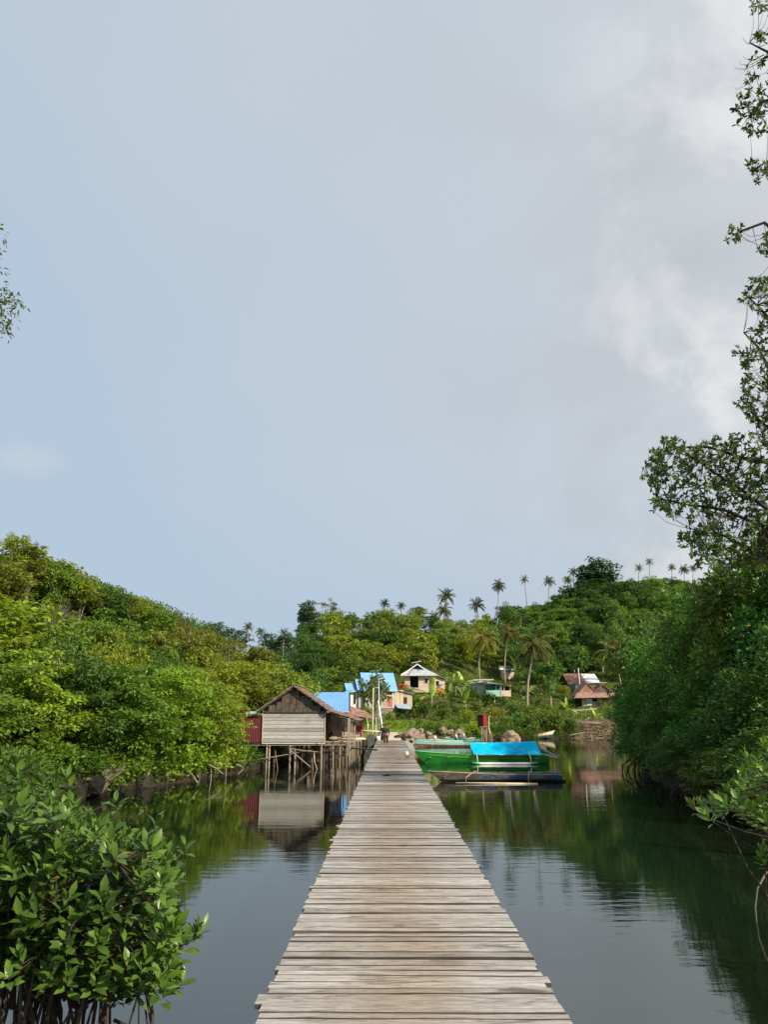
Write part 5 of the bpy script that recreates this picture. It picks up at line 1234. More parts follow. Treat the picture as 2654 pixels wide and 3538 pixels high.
# left wings with their own small roofs
walls(o, -1.0, 0, .8, 4.2, 0, Hh - .1, 'block_wall'); walls(o, -2.7, -1.0, 1.2, 4.2, -.1, Hh - .45, 'white')
for x in (-2.45, -1.55): opening(o, x, 1.5, .42, 1.7, y=1.17, mat='dark', frame='white')
MB().bar((-1.0, 1.1, 0), (-1.0, 1.1, Hh - .4), .12, .12).build('corner_post', M['dark_wood'], o)
gable_fill(o, -1.35, 1.6, .55, 3.6, Hh - .1, Hh + 1.35, 'dark_wood'); gable_roof(o, -1.0, 1.6, .55, 3.6, Hh - .1, Hh + 1.4, 'sky_roof', .3)
gable_roof(o, -2.7, -1.2, 1.3, 3.6, Hh - .2, Hh + .75, 'sky_roof', .3)
MB().slab((-3.1, .6, Hh - .85), (-.8, .5, Hh - .50), (-.8, 1.6, Hh - .1), (-3.1, 1.6, Hh - .45), .05).build('porch_roof', M['hull_teal'], o)
# timber annex on the right and its tarp
mb = MB(); vboards(mb, Wd + .05, Wd + 1.55, .15, Hh - .35, .25, 8); vboards(mb, Wd + 1.55, Wd + 3.1, .15, Hh - .85, .3, 7); mb.build('annex_wall', M['house_board_v'], o)
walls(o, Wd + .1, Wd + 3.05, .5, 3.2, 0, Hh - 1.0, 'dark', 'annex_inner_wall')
MB().slab((Wd, -.1, Hh - .25), (Wd + 3.4, -.1, Hh - .95), (Wd + 3.4, 3.2, Hh - .75), (Wd, 3.2, Hh - .05), .05).build('annex_roof', M['zinc'], o)
opening(o, Wd + 1.85, 1.25, .6, 1.0, y=.24, mat='dark')
MB().slab((Wd + .1, -1.1, .05), (Wd + 2.6, -1.0, -.15), (Wd + 2.3, .2, .6), (Wd + .1, .2, .65), .03).build('tarp', M['blue_tarp_f'], o)
# rooftop aerial
MB().bar((2.2, 2.2, Hh + 2.4), (2.3, 2.2, Hh + 2.9), .04, .04).bar((1.2, 2.2, Hh + 2.75), (3.2, 2.2, Hh + 2.95), .04, .04).bar((2.6, 2.2, Hh + 2.6), (3.3, 2.2, Hh + 3.3), .04, .04).build('aerial', M['zinc'], o)

# cream hip-roofed house
o, m_ = frame_at('hip_roofed_house', 1399, 2392, 148, R(-4), 'cream timber house with a grey hip roof patched with rust, up the slope')
Wd = 108 * m_; Hh = 60 * m_
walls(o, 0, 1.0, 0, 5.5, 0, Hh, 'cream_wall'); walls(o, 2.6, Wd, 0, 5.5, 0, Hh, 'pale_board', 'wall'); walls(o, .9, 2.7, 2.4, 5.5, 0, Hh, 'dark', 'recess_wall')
walls(o, .9, 2.7, .02, .2, 0, .9, 'cream_wall', 'balustrade')
mb = MB(); boards2 = [mb.box((Wd / 2 + 1.3, -.03 - random.uniform(0, .01), .12 + k * .24), (Wd - 2.7, .03, .22), (.04, 0, 0)) for k in range(int(Hh / .24))]; mb.build('boarding', M['pale_board'], o)
walls(o, Wd, Wd + 1.75, .3, 5, -.1, Hh - .85, 'pale_board', 'side_room'); MB().slab((Wd, -.1, Hh + .02), (Wd + 2.0, -.1, Hh - .75), (Wd + 2.0, 5.2, Hh - .75), (Wd, 5.2, Hh + .02), .06).build('side_roof', M['zinc'], o)
opening(o, Wd * .70, Hh * .66, .60, .85, y=-.06, frame='cream_trim'); opening(o, Wd + .35, Hh * .52, .60, .90, y=.26, frame='cream_trim')
e, ze, zr = .75, Hh - .02, Hh + 2.1; x0, x1, y0, y1 = -e, Wd + e * .7, -e, 5.5 + e; xa_, xb_ = Wd * .36, Wd * .46; xm = (xa_ + xb_) / 2
MB().slab((x0, y0, ze), (x1, y0, ze), (xm + .9, 1.9, zr - .75), (xm - .9, 1.9, zr - .75), .05).slab((x1, y0, ze + .004), (x1, y1, ze), (xm, y1 - 2.5, zr), (xm + .9, 1.9, zr - .7), .05).slab((x0, y1, ze), (x0, y0, ze + .004), (xm - .9, 1.9, zr - .7), (xm, y1 - 2.5, zr), .05).slab((xm - .02, 1.2, zr), (xm, y1 - 2.5, zr), (xm - 1.6, 3.4, zr - 1.0), (xm - 1.35, 1.2, zr - .95), .05).slab((xm, y1 - 2.5, zr + .004), (xm + .02, 1.2, zr), (xm + 1.35, 1.2, zr - .95), (xm + 1.6, 3.4, zr - 1.0), .05).build('roof', M['zinc'], o)
MB().bar((xm - 1.4, 1.12, zr - .98), (xm, 1.12, zr + .02), .06, .22).bar((xm + 1.4, 1.12, zr - .98), (xm, 1.12, zr + .02), .06, .22).bar((x0, y0 + .02, ze + .02), (xm - 1.35, 1.2, zr - .9), .10, .10).build('bargeboard', M['white'], o)
MB().add([(xm - 1.2, 1.6, zr - .95), (xm + 1.2, 1.6, zr - .95), (xm, 1.6, zr - .08)], [(0, 1, 2)]).build('gable', M['dark'], o)
MB().bar((x0, y0 - .02, ze - .08), (x1, y0 - .02, ze - .08), .05, .20).build('fascia', M['cream_trim'], o)
f = lambda u, v: Vector((x0, y0, ze + .03)).lerp(Vector((x1, y0, ze + .03)), u).lerp(Vector((xm - .9, 1.9, zr - .72)).lerp(Vector((xm + .9, 1.9, zr - .72)), u), v)
MB().quad(f(.16, .02), f(.23, .02), f(.12, .95), f(.0, .95)).quad(f(.45, .62), f(.56, .62), f(.57, .78), f(.44, .78)).build('rusty_sheet', M['rust'], o)
MB().bar((xm - .2, 3, zr), (xm - .2, 3, zr + .55), .05, .05).bar((xm - 1.2, 3, zr + .35), (xm + .75, 3, zr + .75), .05, .10).build('aerial', M['white'], o)
walls(o, .1, Wd - .1, .3, 5.2, -3.5, -.02, 'stone_wall', 'plinth')

# mint house on posts
o, m_ = frame_at('mint_green_house', 1634, 2402, 148, R(-3), 'mint green house on posts with a flat grey roof and open verandah')
Wd = 122 * m_; Hh = 40 * m_; W2 = Wd
walls(o, 0, Wd * .36, 1.2, 5, -.2, Hh + .25, 'mint_pale'); walls(o, Wd * .36, Wd * .80, 1.6, 5, 0, Hh, 'teal_wall')
walls(o, Wd * .38, Wd * .80, .0, .10, -.05, .95, 'teal_wall', 'balustrade'); walls(o, Wd * .80, Wd + .55, -.1, .0, -.1, .9, 'pale_board', 'side_balustrade')
walls(o, Wd * .66, Wd * .80, .15, 1.5, 0, Hh - .1, 'teal_wall', 'front_wall'); opening(o, Wd * .73, 1.35, .5, .9, y=.12, mat='dark', frame='hull_teal')
opening(o, Wd * .52, 1.35, 1.7, 1.1, y=1.56, mat='hull_teal_d'); opening(o, Wd * .40, 1.25, .55, 1.4, y=1.55, mat='dark')
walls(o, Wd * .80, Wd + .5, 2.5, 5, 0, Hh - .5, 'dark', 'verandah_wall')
for x in (Wd * .385, Wd * .82, Wd * .9, Wd + .5): MB().box((x, -.02, Hh / 2 - .1), (.11, .11, Hh - .3)).build('verandah_post', M['cream_trim'], o)
walls(o, Wd * .3, Wd + .6, -.15, 5, -.20, -.08, 'cream_trim', 'floor')
for x in (Wd * .45, Wd * .62, Wd * .81, Wd * .97): 
    for y_ in (.1, 3.2): MB().box((x, y_, -1.5), (.15, .15, 2.7)).build('post', M['cream_trim'], o)
MB().slab((-.7, .5, Hh + .05), (Wd * .5, .5, Hh + .60), (Wd * .5, 5.4, Hh + .65), (-.7, 5.4, Hh + .2), .07).build('roof', M['zinc'], o)
MB().slab((Wd * .12, -.9, Hh + .22), (Wd * .86, -.9, Hh - .14), (Wd * .90, 5.2, Hh + .0), (Wd * .3, 5.2, Hh + .75), .06).build('roof', M['zinc'], o)
MB().bar((Wd * .02, .45, Hh + .72), (Wd * .62, .45, Hh + .78), .06, .16).bar((-.72, .45, Hh + .05), (Wd * .05, .45, Hh + .75), .06, .10).build('ridge_cap', M['cream_trim'], o)
MB().slab((Wd * .78, -.4, Hh - .10), (Wd + .95, -.4, Hh - .62), (Wd + .95, 4.5, Hh - .55), (Wd * .78, 4.5, Hh), .05).build('side_roof', M['rust'], o)

# upper rusty-roofed house
o, m_ = frame_at('rusty_roofed_house', 1990, 2396, 155, R(10), 'pale blue-green house whose roof is half rusty, half bright sheet, behind the mangrove edge')
Wd = 4.5; Hh = 38 * m_
walls(o, 0, Wd, 0, 4.6, 0, Hh, 'mint_pale'); opening(o, 1.6, 1.35, .8, 1.1, mat='hull_teal_d', frame='white')
gable_fill(o, 0, Wd + .4, 0, 4.6, Hh, Hh + 1.8, 'rust'); gable_roof(o, -1.3, Wd * .45, 0, 4.6, Hh, Hh + 1.85, 'rust', .35); gable_roof(o, Wd * .45 + .71, Wd + .5, 0, 4.6, Hh, Hh + 1.85, 'zinc_bright', .35)
MB().slab((Wd * .45 - .5, -.40, Hh - .20), (Wd * .45 - .3, -.40, Hh - .20), (Wd * .45 - .3, 2.3, Hh + 1.91), (Wd * .45 - .5, 2.3, Hh + 1.91), .02).build('roof_strip', M['rust_pale'], o)
walls(o, .1, Wd - .1, .1, 4.5, -2.5, -.01, 'stone_wall', 'plinth')
# lower brown house
o, m_ = frame_at('brown_house', 2010, 2440, 140, R(4), 'low brown plank house with a spreading rusty roof, beside the mangroves')
Wd = 6.6; 
mb = MB(); 
for k in range(6): mb.box((3.3, -.02, .16 + k * .26), (6.4, .03, .24), (.03, 0, 0))
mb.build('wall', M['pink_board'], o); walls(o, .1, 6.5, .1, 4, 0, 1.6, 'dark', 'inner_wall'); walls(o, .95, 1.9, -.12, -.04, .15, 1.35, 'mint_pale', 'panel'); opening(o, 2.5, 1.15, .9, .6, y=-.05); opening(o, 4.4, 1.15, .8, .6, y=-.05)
walls(o, 0, 6.6, -.2, 4.1, -.14, -.03, 'pole', 'floor')
for x in (.2, 1.8, 3.4, 5.0, 6.4):
    for y_ in (0, 3.8): MB().box((x, y_, -.9), (.12, .12, 1.6)).build('post', M['pole'], o)
MB().slab((-1.7, -1.3, 1.45), (6.9, -1.3, 1.62), (6.2, 1.0, 2.6), (-.3, 1.0, 2.5), .06).build('lower_roof', M['rust_pale'], o)
gable_roof(o, -.4, 3.6, 1.0, 4.4, 2.1, 4.2, 'rust', .2, axis='y'); gable_fill(o, -.4, 3.6, 1.0, 4.4, 2.1, 4.15, 'rust', 'y'); gable_roof(o, 2.3, 6.4, .7, 4.2, 2.2, 3.9, 'rust', .25, axis='y'); gable_fill(o, 2.3, 6.4, .7, 4.2, 2.2, 3.85, 'thatch_panel', 'y')
MB().slab((1.7, .82, 4.25), (5.6, 1.9, 4.3), (5.5, 3.4, 4.0), (2.6, 2.9, 3.9), .04).build('bright_sheet', M['zinc_bright'], o)
# thin white pole in front, plank rail
a, b = P(2008, 2398, 150), P(1998, 2308, 150); small('white_pole', 'thin white leaning pole in front of the rusty roof', 'pole', (a.x, 150, tz(a.x, 150)), [('pole', MB().tube([(0, 0, -.3), (b.x - a.x, 0, b.z - tz(a.x, 150))], [.10, .07], 6), M['white'], 1)])
a, b = P(1984, 2454, 132), P(2062, 2448, 132); o = thing('plank_rail', (a.x, 132, tz(a.x, 132)), 'pale plank rail on short posts before the lower brown house', 'rail'); zz = a.z - o.location.z
MB().bar((0, 0, zz), (b.x - a.x, 0, b.z - a.z + zz), .08, .20).build('rail', M['house_board'], o)
for k in range(3): MB().box(((b.x - a.x) * k / 2, .08, zz / 2 - .2), (.1, .1, abs(zz) + .4)).build('post', M['pole'], o)
# half hidden roof up the hill
o = thing('hidden_house', (P(1752, 2300, 176).x, 176, P(1752, 2300, 176).z - 2), 'tree-hidden house with only a strip of roof showing, above the mint house', 'house')
walls(o, -1.2, 1.6, 0, 3, -1.5, 1.2, 'pale_board'); gable_roof(o, -1.4, 1.8, 0, 3, 1.2, 2.1, 'zinc_bright', .3)

# small red hut on roots at the waterline
p = P(1676, 2509, 105); o = thing('red_hut', (p.x, 105, 0), 'narrow dark red sheet hut on stilts at the waterline behind the boats', 'hut'); zb = p.z; zt = P(1676, 2468, 105).z; w_ = 13 * mpp(105)
MB().box((0.05, 0, (zb + zt) / 2), (w_, .04, zt - zb)).build('front_panel', plain('red_hut_paint', (.36, .035, .03), .6, .3, .2), o)
MB().box((-.42, .55, (zb + zt) / 2 - .12), (.04, 1.35, zt - zb), (0, 0, R(38))).build('side_panel', M['red_sheet'], o)
MB().box((-.1, .5, zb - .05), (1.1, 1.2, .08)).build('floor', M['pole'], o)
MB().slab((-.9, -.1, zt), (.5, -.1, zt + .05), (.5, 1.2, zt - .1), (-.9, 1.2, zt - .15), .04).build('roof', M['rust'], o)
for x, y_ in ((-.5, 0), (.25, 0), (-.5, 1), (.25, 1)): MB().tube([(x + random.uniform(-.2, .2), y_, -.8), (x, y_, zb - .05)], .06, 6).build('stilt', M['pole'], o)
MB().tube([(.62, -.2, zb - .9), (.50, -.1, zb), (.58, -.1, zt - .15)], .055, 6).build('standing_pole', M['hull_cream'], o)
mb = MB()
for k in range(16):
    x0 = random.uniform(-.9, 1.3); x1 = x0 * .4 + .2; mb.tube([(x0, random.uniform(-.5, .6), -.8), ((x0 + x1) / 2 + .1, 0, zb * .45), (x1, .2, zb - .2)], [.05, .045, .03], 5)
mb.build('bare_roots', M['drift'], o)

# ------------------------------------------------------------ boats
def hull(name, L, B, depth, zb, rake, mats, parent, sheer_b=.25, sheer_s=.05, stern=.55, stern_rake=0.0, belt=None, t=.03, n=26, wl_frac=.35):
    """bow at x = 0, stern at x = L; rim height = depth above zb (keel)."""
    def sec(u):
        wv = min(1, (u / .42)) ** .75 if u < .42 else 1 - (1 - stern) * ((u - .42) / .58) ** 2
        w = B / 2 * max(wv, .015); s = depth + sheer_b * (1 - u) ** 3 + sheer_s * u ** 3; k = 0.0
        return w, s, k
    out, inn = [], []
    rows = 7
    for i in range(n + 1):
        u = i / n; w, s, k = sec(u)
        ro, ri = [], []
        for j in range(rows):
            v = j / (rows - 1)                 # 0 rim, 1 keel
            f = (1 - v ** 2.2) ** .6 if v < 1 else 0
            z = zb + s * (1 - v) + k
            x = L * u + rake * (v) * (1 - u) ** 3 * 1.0 - stern_rake * v * u ** 6
            ro.append((x, w * f, z)); ri.append((x + (t if u < .5 else -t) * 1.0, max(w * f - t, 0), z + (t if v > .5 else 0)))
        out.append(ro); inn.append(ri)
    mb = MB()
    def face_strip(A, flip, sg, mi):
        vs = [(x, y * sg, z) for r_ in A for (x, y, z) in r_]; fs = []; ms_ = []
        b = len(mb.v); mb.v += vs
        for i in range(n):
            for j in range(rows - 1):
                q = (b + i * rows + j, b + (i + 1) * rows + j, b + (i + 1) * rows + j + 1, b + i * rows + j + 1)
                mb.f.append(q if (flip ^ (sg > 0)) else q[::-1]); mb.mi.append(mi(j))
    for sg in (1, -1):
        face_strip(out, False, sg, lambda j: (1 if (belt and j == belt[0]) else (2 if belt and j >= belt[1] else 0)))
        face_strip(inn, True, sg, lambda j: 0)
    # rim, transom
    for sg in (1, -1):
        for i in range(n):
            a, b2, c2, d2 = out[i][0], out[i + 1][0], inn[i + 1][0], inn[i][0]
            mb.add([(p_[0], p_[1] * sg, p_[2]) for p_ in (a, b2, c2, d2)], [(0, 1, 2, 3)], 0)
    for A in (out, inn):
        e = A[-1]; mb.add([(x, y, z) for x, y, z in e] + [(x, -y, z) for x, y, z in e[::-1]], [tuple(range(2 * rows))], 0)
    h_ = mb.build('hull', mats, parent, False)
    g = MB()
    for sg in (1, -1): g.tube([(out[i][0][0], out[i][0][1] * sg, out[i][0][2] + .012) for i in range(n + 1)], .028, 5)
    return h_, g, out
def motor(mbs, parent, loc, tilt=.6, cap='grey_cloth', s=1.0, rz=0):
    e = bpy.data.objects.new('outboard_motor', None); C.objects.link(e); e.parent = parent; e.location = loc; e.rotation_euler = (0, -tilt, rz); e.scale = (s, s, s)
    MB().blob((0, 0, .35), (.17, .14, .24), 2, 2, .12, 1.0).build('cowl', M[cap], e, True)
    MB().tube([(0, 0, .2), (.02, 0, -.25), (.03, 0, -.55)], [.07, .05, .045], 8).blob((.05, 0, -.58), (.16, .05, .07), 1, 2, .05).box((.03, 0, -.42), (.28, .16, .02)).build('shaft', M['grey_cloth'], e, True)
    p = MB()
    for k in range(3): a = k * 2.094; p.box((.22, .08 * math.cos(a), -.58 + .08 * math.sin(a)), (.015, .13, .07), (a, .4, 0))
    p.build('propeller', M['zinc'], e)
    MB().tube([(-.1, 0, .15), (-.45, 0, .1)], .022, 5).build('tiller', M['black'], e)
    return e

# green boat with the blue tarp
DG_ = 59.3; b0 = P(1430, 2596, DG_); o = thing('green_outrigger_boat', (b0.x, DG_, 0), 'long green outrigger boat under a bright blue tarpaulin tent', 'boat'); m_ = mpp(DG_); Lg = 464 * m_
h_, g, out = hull('hull', Lg, 1.15, .72, -.16, .95, [M['hull_green'], M['stripe'], M['hull_green']], o, .30, .06, .62)
g.build('gunwale', M['hull_green_l'], o)
st = MB()
for sg in (-1,): st.tube([(out[i][0][0] * .7 + out[i][1][0] * .3, out[i][1][1] * sg * 1.012 - .02, out[i][0][2] * .62 + out[i][1][2] * .38 - .10 - .12 * i / 26) for i in range(3, 25)], .014, 4)
st.build('stripe', M['stripe'], o)
rx0, rx1 = (1624 - 1430) * m_, (1854 - 1430) * m_; ex0, ex1 = (1634 - 1430) * m_, (1864 - 1430) * m_
zr0, zr1 = P(1624, 2567, DG_).z, P(1854, 2560, DG_).z; ze_ = P(1740, 2606, DG_ - .85).z
mb = MB(); nu, nv = 40, 10
def tarp_pt(u, v, sg):
    r0_ = Vector((rx0 + (rx1 - rx0) * u, 0, zr0 + (zr1 - zr0) * u)); e0_ = Vector((ex0 + (ex1 - ex0) * u, sg * .86, ze_ + .02 * math.sin(u * 9)))
    p = r0_.lerp(e0_, v); sag = .03 * math.sin(math.pi * v) * (1 + .5 * math.sin(u * 7)) + .022 * math.sin(u * 23 + v * 5) * v + .018 * math.sin(u * 41 - v * 9) * v
    sag += .03 * math.exp(-((u - .22 - v * .10) / .02) ** 2) + .03 * math.exp(-((u - .78 + v * .12) / .02) ** 2)
    return p + Vector((0, sg * -sag * .6, -sag))
for sg in (-1, 1):
    vs = [tarp_pt(i / nu, j / nv, sg) for i in range(nu + 1) for j in range(nv + 1)]
    fs = [(i * (nv + 1) + j, (i + 1) * (nv + 1) + j, (i + 1) * (nv + 1) + j + 1, i * (nv + 1) + j + 1) for i in range(nu) for j in range(nv)]
    mb.add(vs, fs)
tp = mb.build('tarpaulin', M['tarp'], o, True)
mb = MB().tube([(rx0 + .03, 0, zr0 - .06), (rx1 - .03, 0, zr1 - .06)], .03, 6)
for x in (rx0 + .1, (rx0 + rx1) / 2, rx1 - .1): mb.tube([(x, 0, .1), (x, 0, zr0 - .06)], .03, 6)
for sg in (-1, 1): mb.tube([(ex0 + .05, sg * .82, ze_ - .02), (ex1 - .05, sg * .82, ze_ - .02)], .022, 5)
for x in (ex0 + .15, ex1 - .15): mb.tube([(x, -.85, ze_ - .02), (x, .85, ze_ - .02)], .025, 5)
mb.build('tent_frame', M['boom'], o)
for sg in (-1, 1):
    yf = sg * 1.75; f0, f1 = (1624 - 1430) * m_, (1843 - 1430) * m_
    MB().tube([(f0, yf, .16), (f0 + .45, yf, .07), (f0 + 1.0, yf, .06), (f1 - .9, yf, .06), (f1 - .4, yf, .07), (f1, yf, .15)], [.02, .07, .095, .095, .07, .02], 10).build('float', M['float_white'], o, True)
    for x in ((1641 - 1430) * m_, (1820 - 1430) * m_):
        MB().tube([(x, sg * -.1, .62), (x, sg * .7, .68), (x, sg * 1.35, .62), (x, sg * 1.68, .35), (x, sg * 1.75, .10)], [.04, .04, .038, .034, .03], 7).build('boom', M['boom'], o, True)
    for xx, nm in ((f0 + .25, 'float_tip'), (f1 - .25, 'float_tip')): MB().tube([(xx - .27, yf, .13 if xx < 6 else .085), (xx + .27, yf, .085 if xx < 6 else .13)], [.035 if xx < 6 else .10, .10 if xx < 6 else .035], 10).build(nm, M['hull_green_l'], o, True)
for x in (1.2, 2.6, Lg - 1.6, Lg - .8): MB().box((x, 0, .42), (.22, .78, .03)).build('thwart', M['hull_green_l'], o)
MB().tube([((1830 - 1430) * m_, -.9, .3), ((1828 - 1430) * m_, -.9, P(1828, 2582, DG_).z)], .012, 5).build('thin_pole', M['dark_wood'], o)
motor(None, o, ((1893 - 1430) * m_, -.15, .78), 1.0, 'grey_cloth', 1.25)
MB().tube([((1864 - 1430) * m_, -.3, .66), ((1921 - 1430) * m_, -.5, .42)], .035, 6).build('steering_pole', M['hull_cream'], o)

# old grey canoe
DC = 43.2; m_ = mpp(DC); b0 = P(1479, 2690, DC); o = thing('weathered_canoe', (b0.x, DC, 0), 'old grey outrigger canoe with peeling blue paint, nearest to the pier', 'canoe'); Lc = 462 * m_
hull('hull', Lc, .62, .44, -.06, .85, [M['hull_old']], o, .16, -.02, .55, 0)[1].build('gunwale', M['drift'], o)
MB().add([(Lc - .1, -.12, -.1), (Lc + .20, -.04, -.06), (Lc + .20, .04, -.06), (Lc - .1, .12, -.1), (Lc - .1, -.14, .14), (Lc + .20, -.05, .08), (Lc + .20, .05, .08), (Lc - .1, .14, .14)], [(0, 3, 2, 1), (4, 5, 6, 7), (0, 1, 5, 4), (1, 2, 6, 5), (2, 3, 7, 6), (3, 0, 4, 7)]).build('keel_tip', M['hull_old'], o)
for x in (.9, 2.2, 3.6, 5.2): MB().box((x, 0, .27), (.12, .50, .025)).build('thwart', M['drift'], o)
f0, f1 = (1568 - 1479) * m_, (1841 - 1479) * m_; yf = -1.35
MB().tube([(f0, yf, .06), ((f0 + f1) / 2, yf + .06, .035), (f1, yf - .04, .02)], [.03, .04, .035], 7).build('float', M['hull_cream'], o, True)
for xa, xb in (((1648 - 1479) * m_, (1602 - 1479) * m_), ((1834 - 1479) * m_, (1812 - 1479) * m_)):
    MB().tube([(xa, .5, .50), (xa * .5 + xb * .5, -.5, .46), (xb, -1.25, .30)], [.035, .033, .028], 6).build('boom', M['pole'], o)
    MB().tube([(xb, -1.25, .32), (xb, yf, .03)], .013, 5).build('boom_strut', M['pole'], o)
MB().tube([((1720 - 1479) * m_, .05, .44), ((1938 - 1479) * m_, -.05, .42)], .016, 5).build('punting_pole', M['dark_wood'], o)
MB().box((.95, 0, .50), (.38, .12, .05)).build('bow_block', M['hull_cream'], o)

# teal boats moored behind
def teal(D, px0, px1, py_rim, label, mats, B=.9, group='teal boats moored beyond the green one', motor_px=None, rz=0, cap='white', zb=-.1):
    m_ = mpp(D); b0 = P(px0, 2560, D); o = thing('moored_boat', (b0.x, D, 0), label, 'boat', group, rz); L = (px1 - px0) * m_
    dep = P(px0 + 40, py_rim, D).z - zb
    h_, g, out = hull('hull', L, B, dep * .82, zb, .5, mats, o, dep * .3, 0, .6, belt=(9, 2)); g.build('gunwale', mats[0], o)
    for k in range(3): MB().box((L * (.25 + .2 * k), 0, zb + dep * .6), (.16, B * .8, .03)).build('thwart', M['hull_cream'], o)
    for k in range(3): a = L * random.uniform(.15, .5); MB().tube([(a, random.uniform(-.2, .2), dep * .7), (a + L * .35, random.uniform(-.2, .2), dep * .85 + .05)], .03, 5).build('loose_pole', M['hull_cream'], o)
    if motor_px: motor(None, o, ((motor_px - px0) * m_, 0, dep * .8 + .1), .3, cap, 1.0)
    return o
teal(88, 1426, 1690, 2562, 'pale teal boat with a worn brown underside, directly beyond the green boat', [M['hull_teal'], M['hull_teal'], M['hull_brown']], 1.0, motor_px=1507, zb=-.16)
teal(94, 1412, 1600, 2554, 'narrow teal boat lying along the far side of the worn one, nearest the stones', [M['hull_teal'], M['hull_teal'], M['hull_teal_d']], .8, motor_px=1580, cap='cream_trim')
teal(102, 1520, 1570, 2547, 'short deep-green boat with a pale rim close to the stone bank', [M['hull_teal_d'], M['hull_teal'], M['hull_teal_d']], 1.0)
teal(102, 1575, 1660, 2550, 'deep green boat with a pale blue motor cover near the red hut', [M['hull_teal_d'], M['hull_teal'], M['hull_teal_d']], .9, motor_px=1606, cap='pvc')
for k, (x0, y0, x1, y1, D) in enumerate([(1500, 2560, 1560, 2552, 91), (1535, 2561, 1625, 2555, 90)]):
    pass
D = 116; m_ = mpp(D); p = P(1921, 2538, D); o = thing('cream_boat', (P(1921, 2550, D).x, D, 0), 'cream and blue boat drawn up at the far shore, bow tilted up to the right', 'boat', None, math.pi)
h_, g, out = hull('hull', 126 * m_, 1.1, .55, -.05, .7, [M['hull_cream'], M['hull_cream'], M['hull_blue']], o, .35, -.05, .6, belt=(9, 3)); g.build('gunwale', M['hull_cream'], o); o.rotation_euler = (0, R(6), math.pi)
o.location.z = .35
for k in range(3): MB().box((1.4 + k * 1.1, 0, .42), (.25, .9, .05)).build('thwart', M['stripe'] if k == 1 else M['white'], o)
MB().bar((3.2, .6, .0), (5.6, .75, .12), .3, .12).build('blue_side_board', M['hull_blue'], o)

# ------------------------------------------------------------ stones, boulder, driftwood
def rock(loc, r, label, mat='rock', group=None, flat=.8, sub=2, name='stone'):
    o = MB().blob((0, 0, 0), (r * random.uniform(.9, 1.25), r * random.uniform(.8, 1.1), r), random.randrange(9999), sub, .62, flat).build(name, M[mat], None); o.location = loc; o.rotation_euler = (0, 0, random.uniform(0, 6)); tag(o, label, 'stone', group); return o
line = [(1.6, 87.8), (2.6, 92.5), (3.0, 98), (3.2, 104), (5.0, 109), (8, 109.9), (11.5, 110.4)]
n = 46
for k in range(n):
    t_ = k / (n - 1) * (len(line) - 1); i = min(int(t_), len(line) - 2); f_ = t_ - i
    x = line[i][0] + (line[i + 1][0] - line[i][0]) * f_; y = line[i][1] + (line[i + 1][1] - line[i][1]) * f_
    lay = k % 3; r = random.uniform(.42, .66)
    px_, py_ = proj((x, y, .5))
    where = 'beside the concrete jetty' if k < 12 else 'behind the first teal boat' if k < 28 else 'towards the red hut'
    lv = ('at the water', 'midway', 'on top')[lay]
    rock((x + random.uniform(-.2, .2) + lay * .22, y + lay * .3, .05 + lay * .42), r, f'brown stone {lv} of the bank {where}', group='stones of the shore bank')
for k in range(14):
    x = 1.8 + random.uniform(-.2, .9) ; y = 87.5 + k * .5; rock((x, y, .9 + random.uniform(-.1, .45)), random.uniform(.3, .5), 'sunlit stone heaped at the right foot of the concrete jetty', group='stones heaped by the jetty')
p = P(1748, 2540, 111); rock((p.x, 111, .3), 1.25, 'big layered boulder at the waterline between the red hut and the cream boat', flat=.75, sub=3, name='boulder')
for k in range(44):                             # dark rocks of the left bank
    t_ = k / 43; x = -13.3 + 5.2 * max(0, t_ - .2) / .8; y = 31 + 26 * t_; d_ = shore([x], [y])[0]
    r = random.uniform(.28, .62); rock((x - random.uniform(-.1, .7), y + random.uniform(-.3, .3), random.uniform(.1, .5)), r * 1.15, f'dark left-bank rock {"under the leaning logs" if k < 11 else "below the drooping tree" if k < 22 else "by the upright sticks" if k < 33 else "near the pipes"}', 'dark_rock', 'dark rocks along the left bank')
for k in range(16):                             # rubble under the stilt house
    p = P(random.uniform(880, 1110), 2620, random.uniform(58.3, 60.5)); rock((p.x, p.y, random.uniform(.1, 1.1)), random.uniform(.35, .6), 'brown rubble stone on the bank seen between the stilts', 'rock', 'rubble stones behind the stilts')
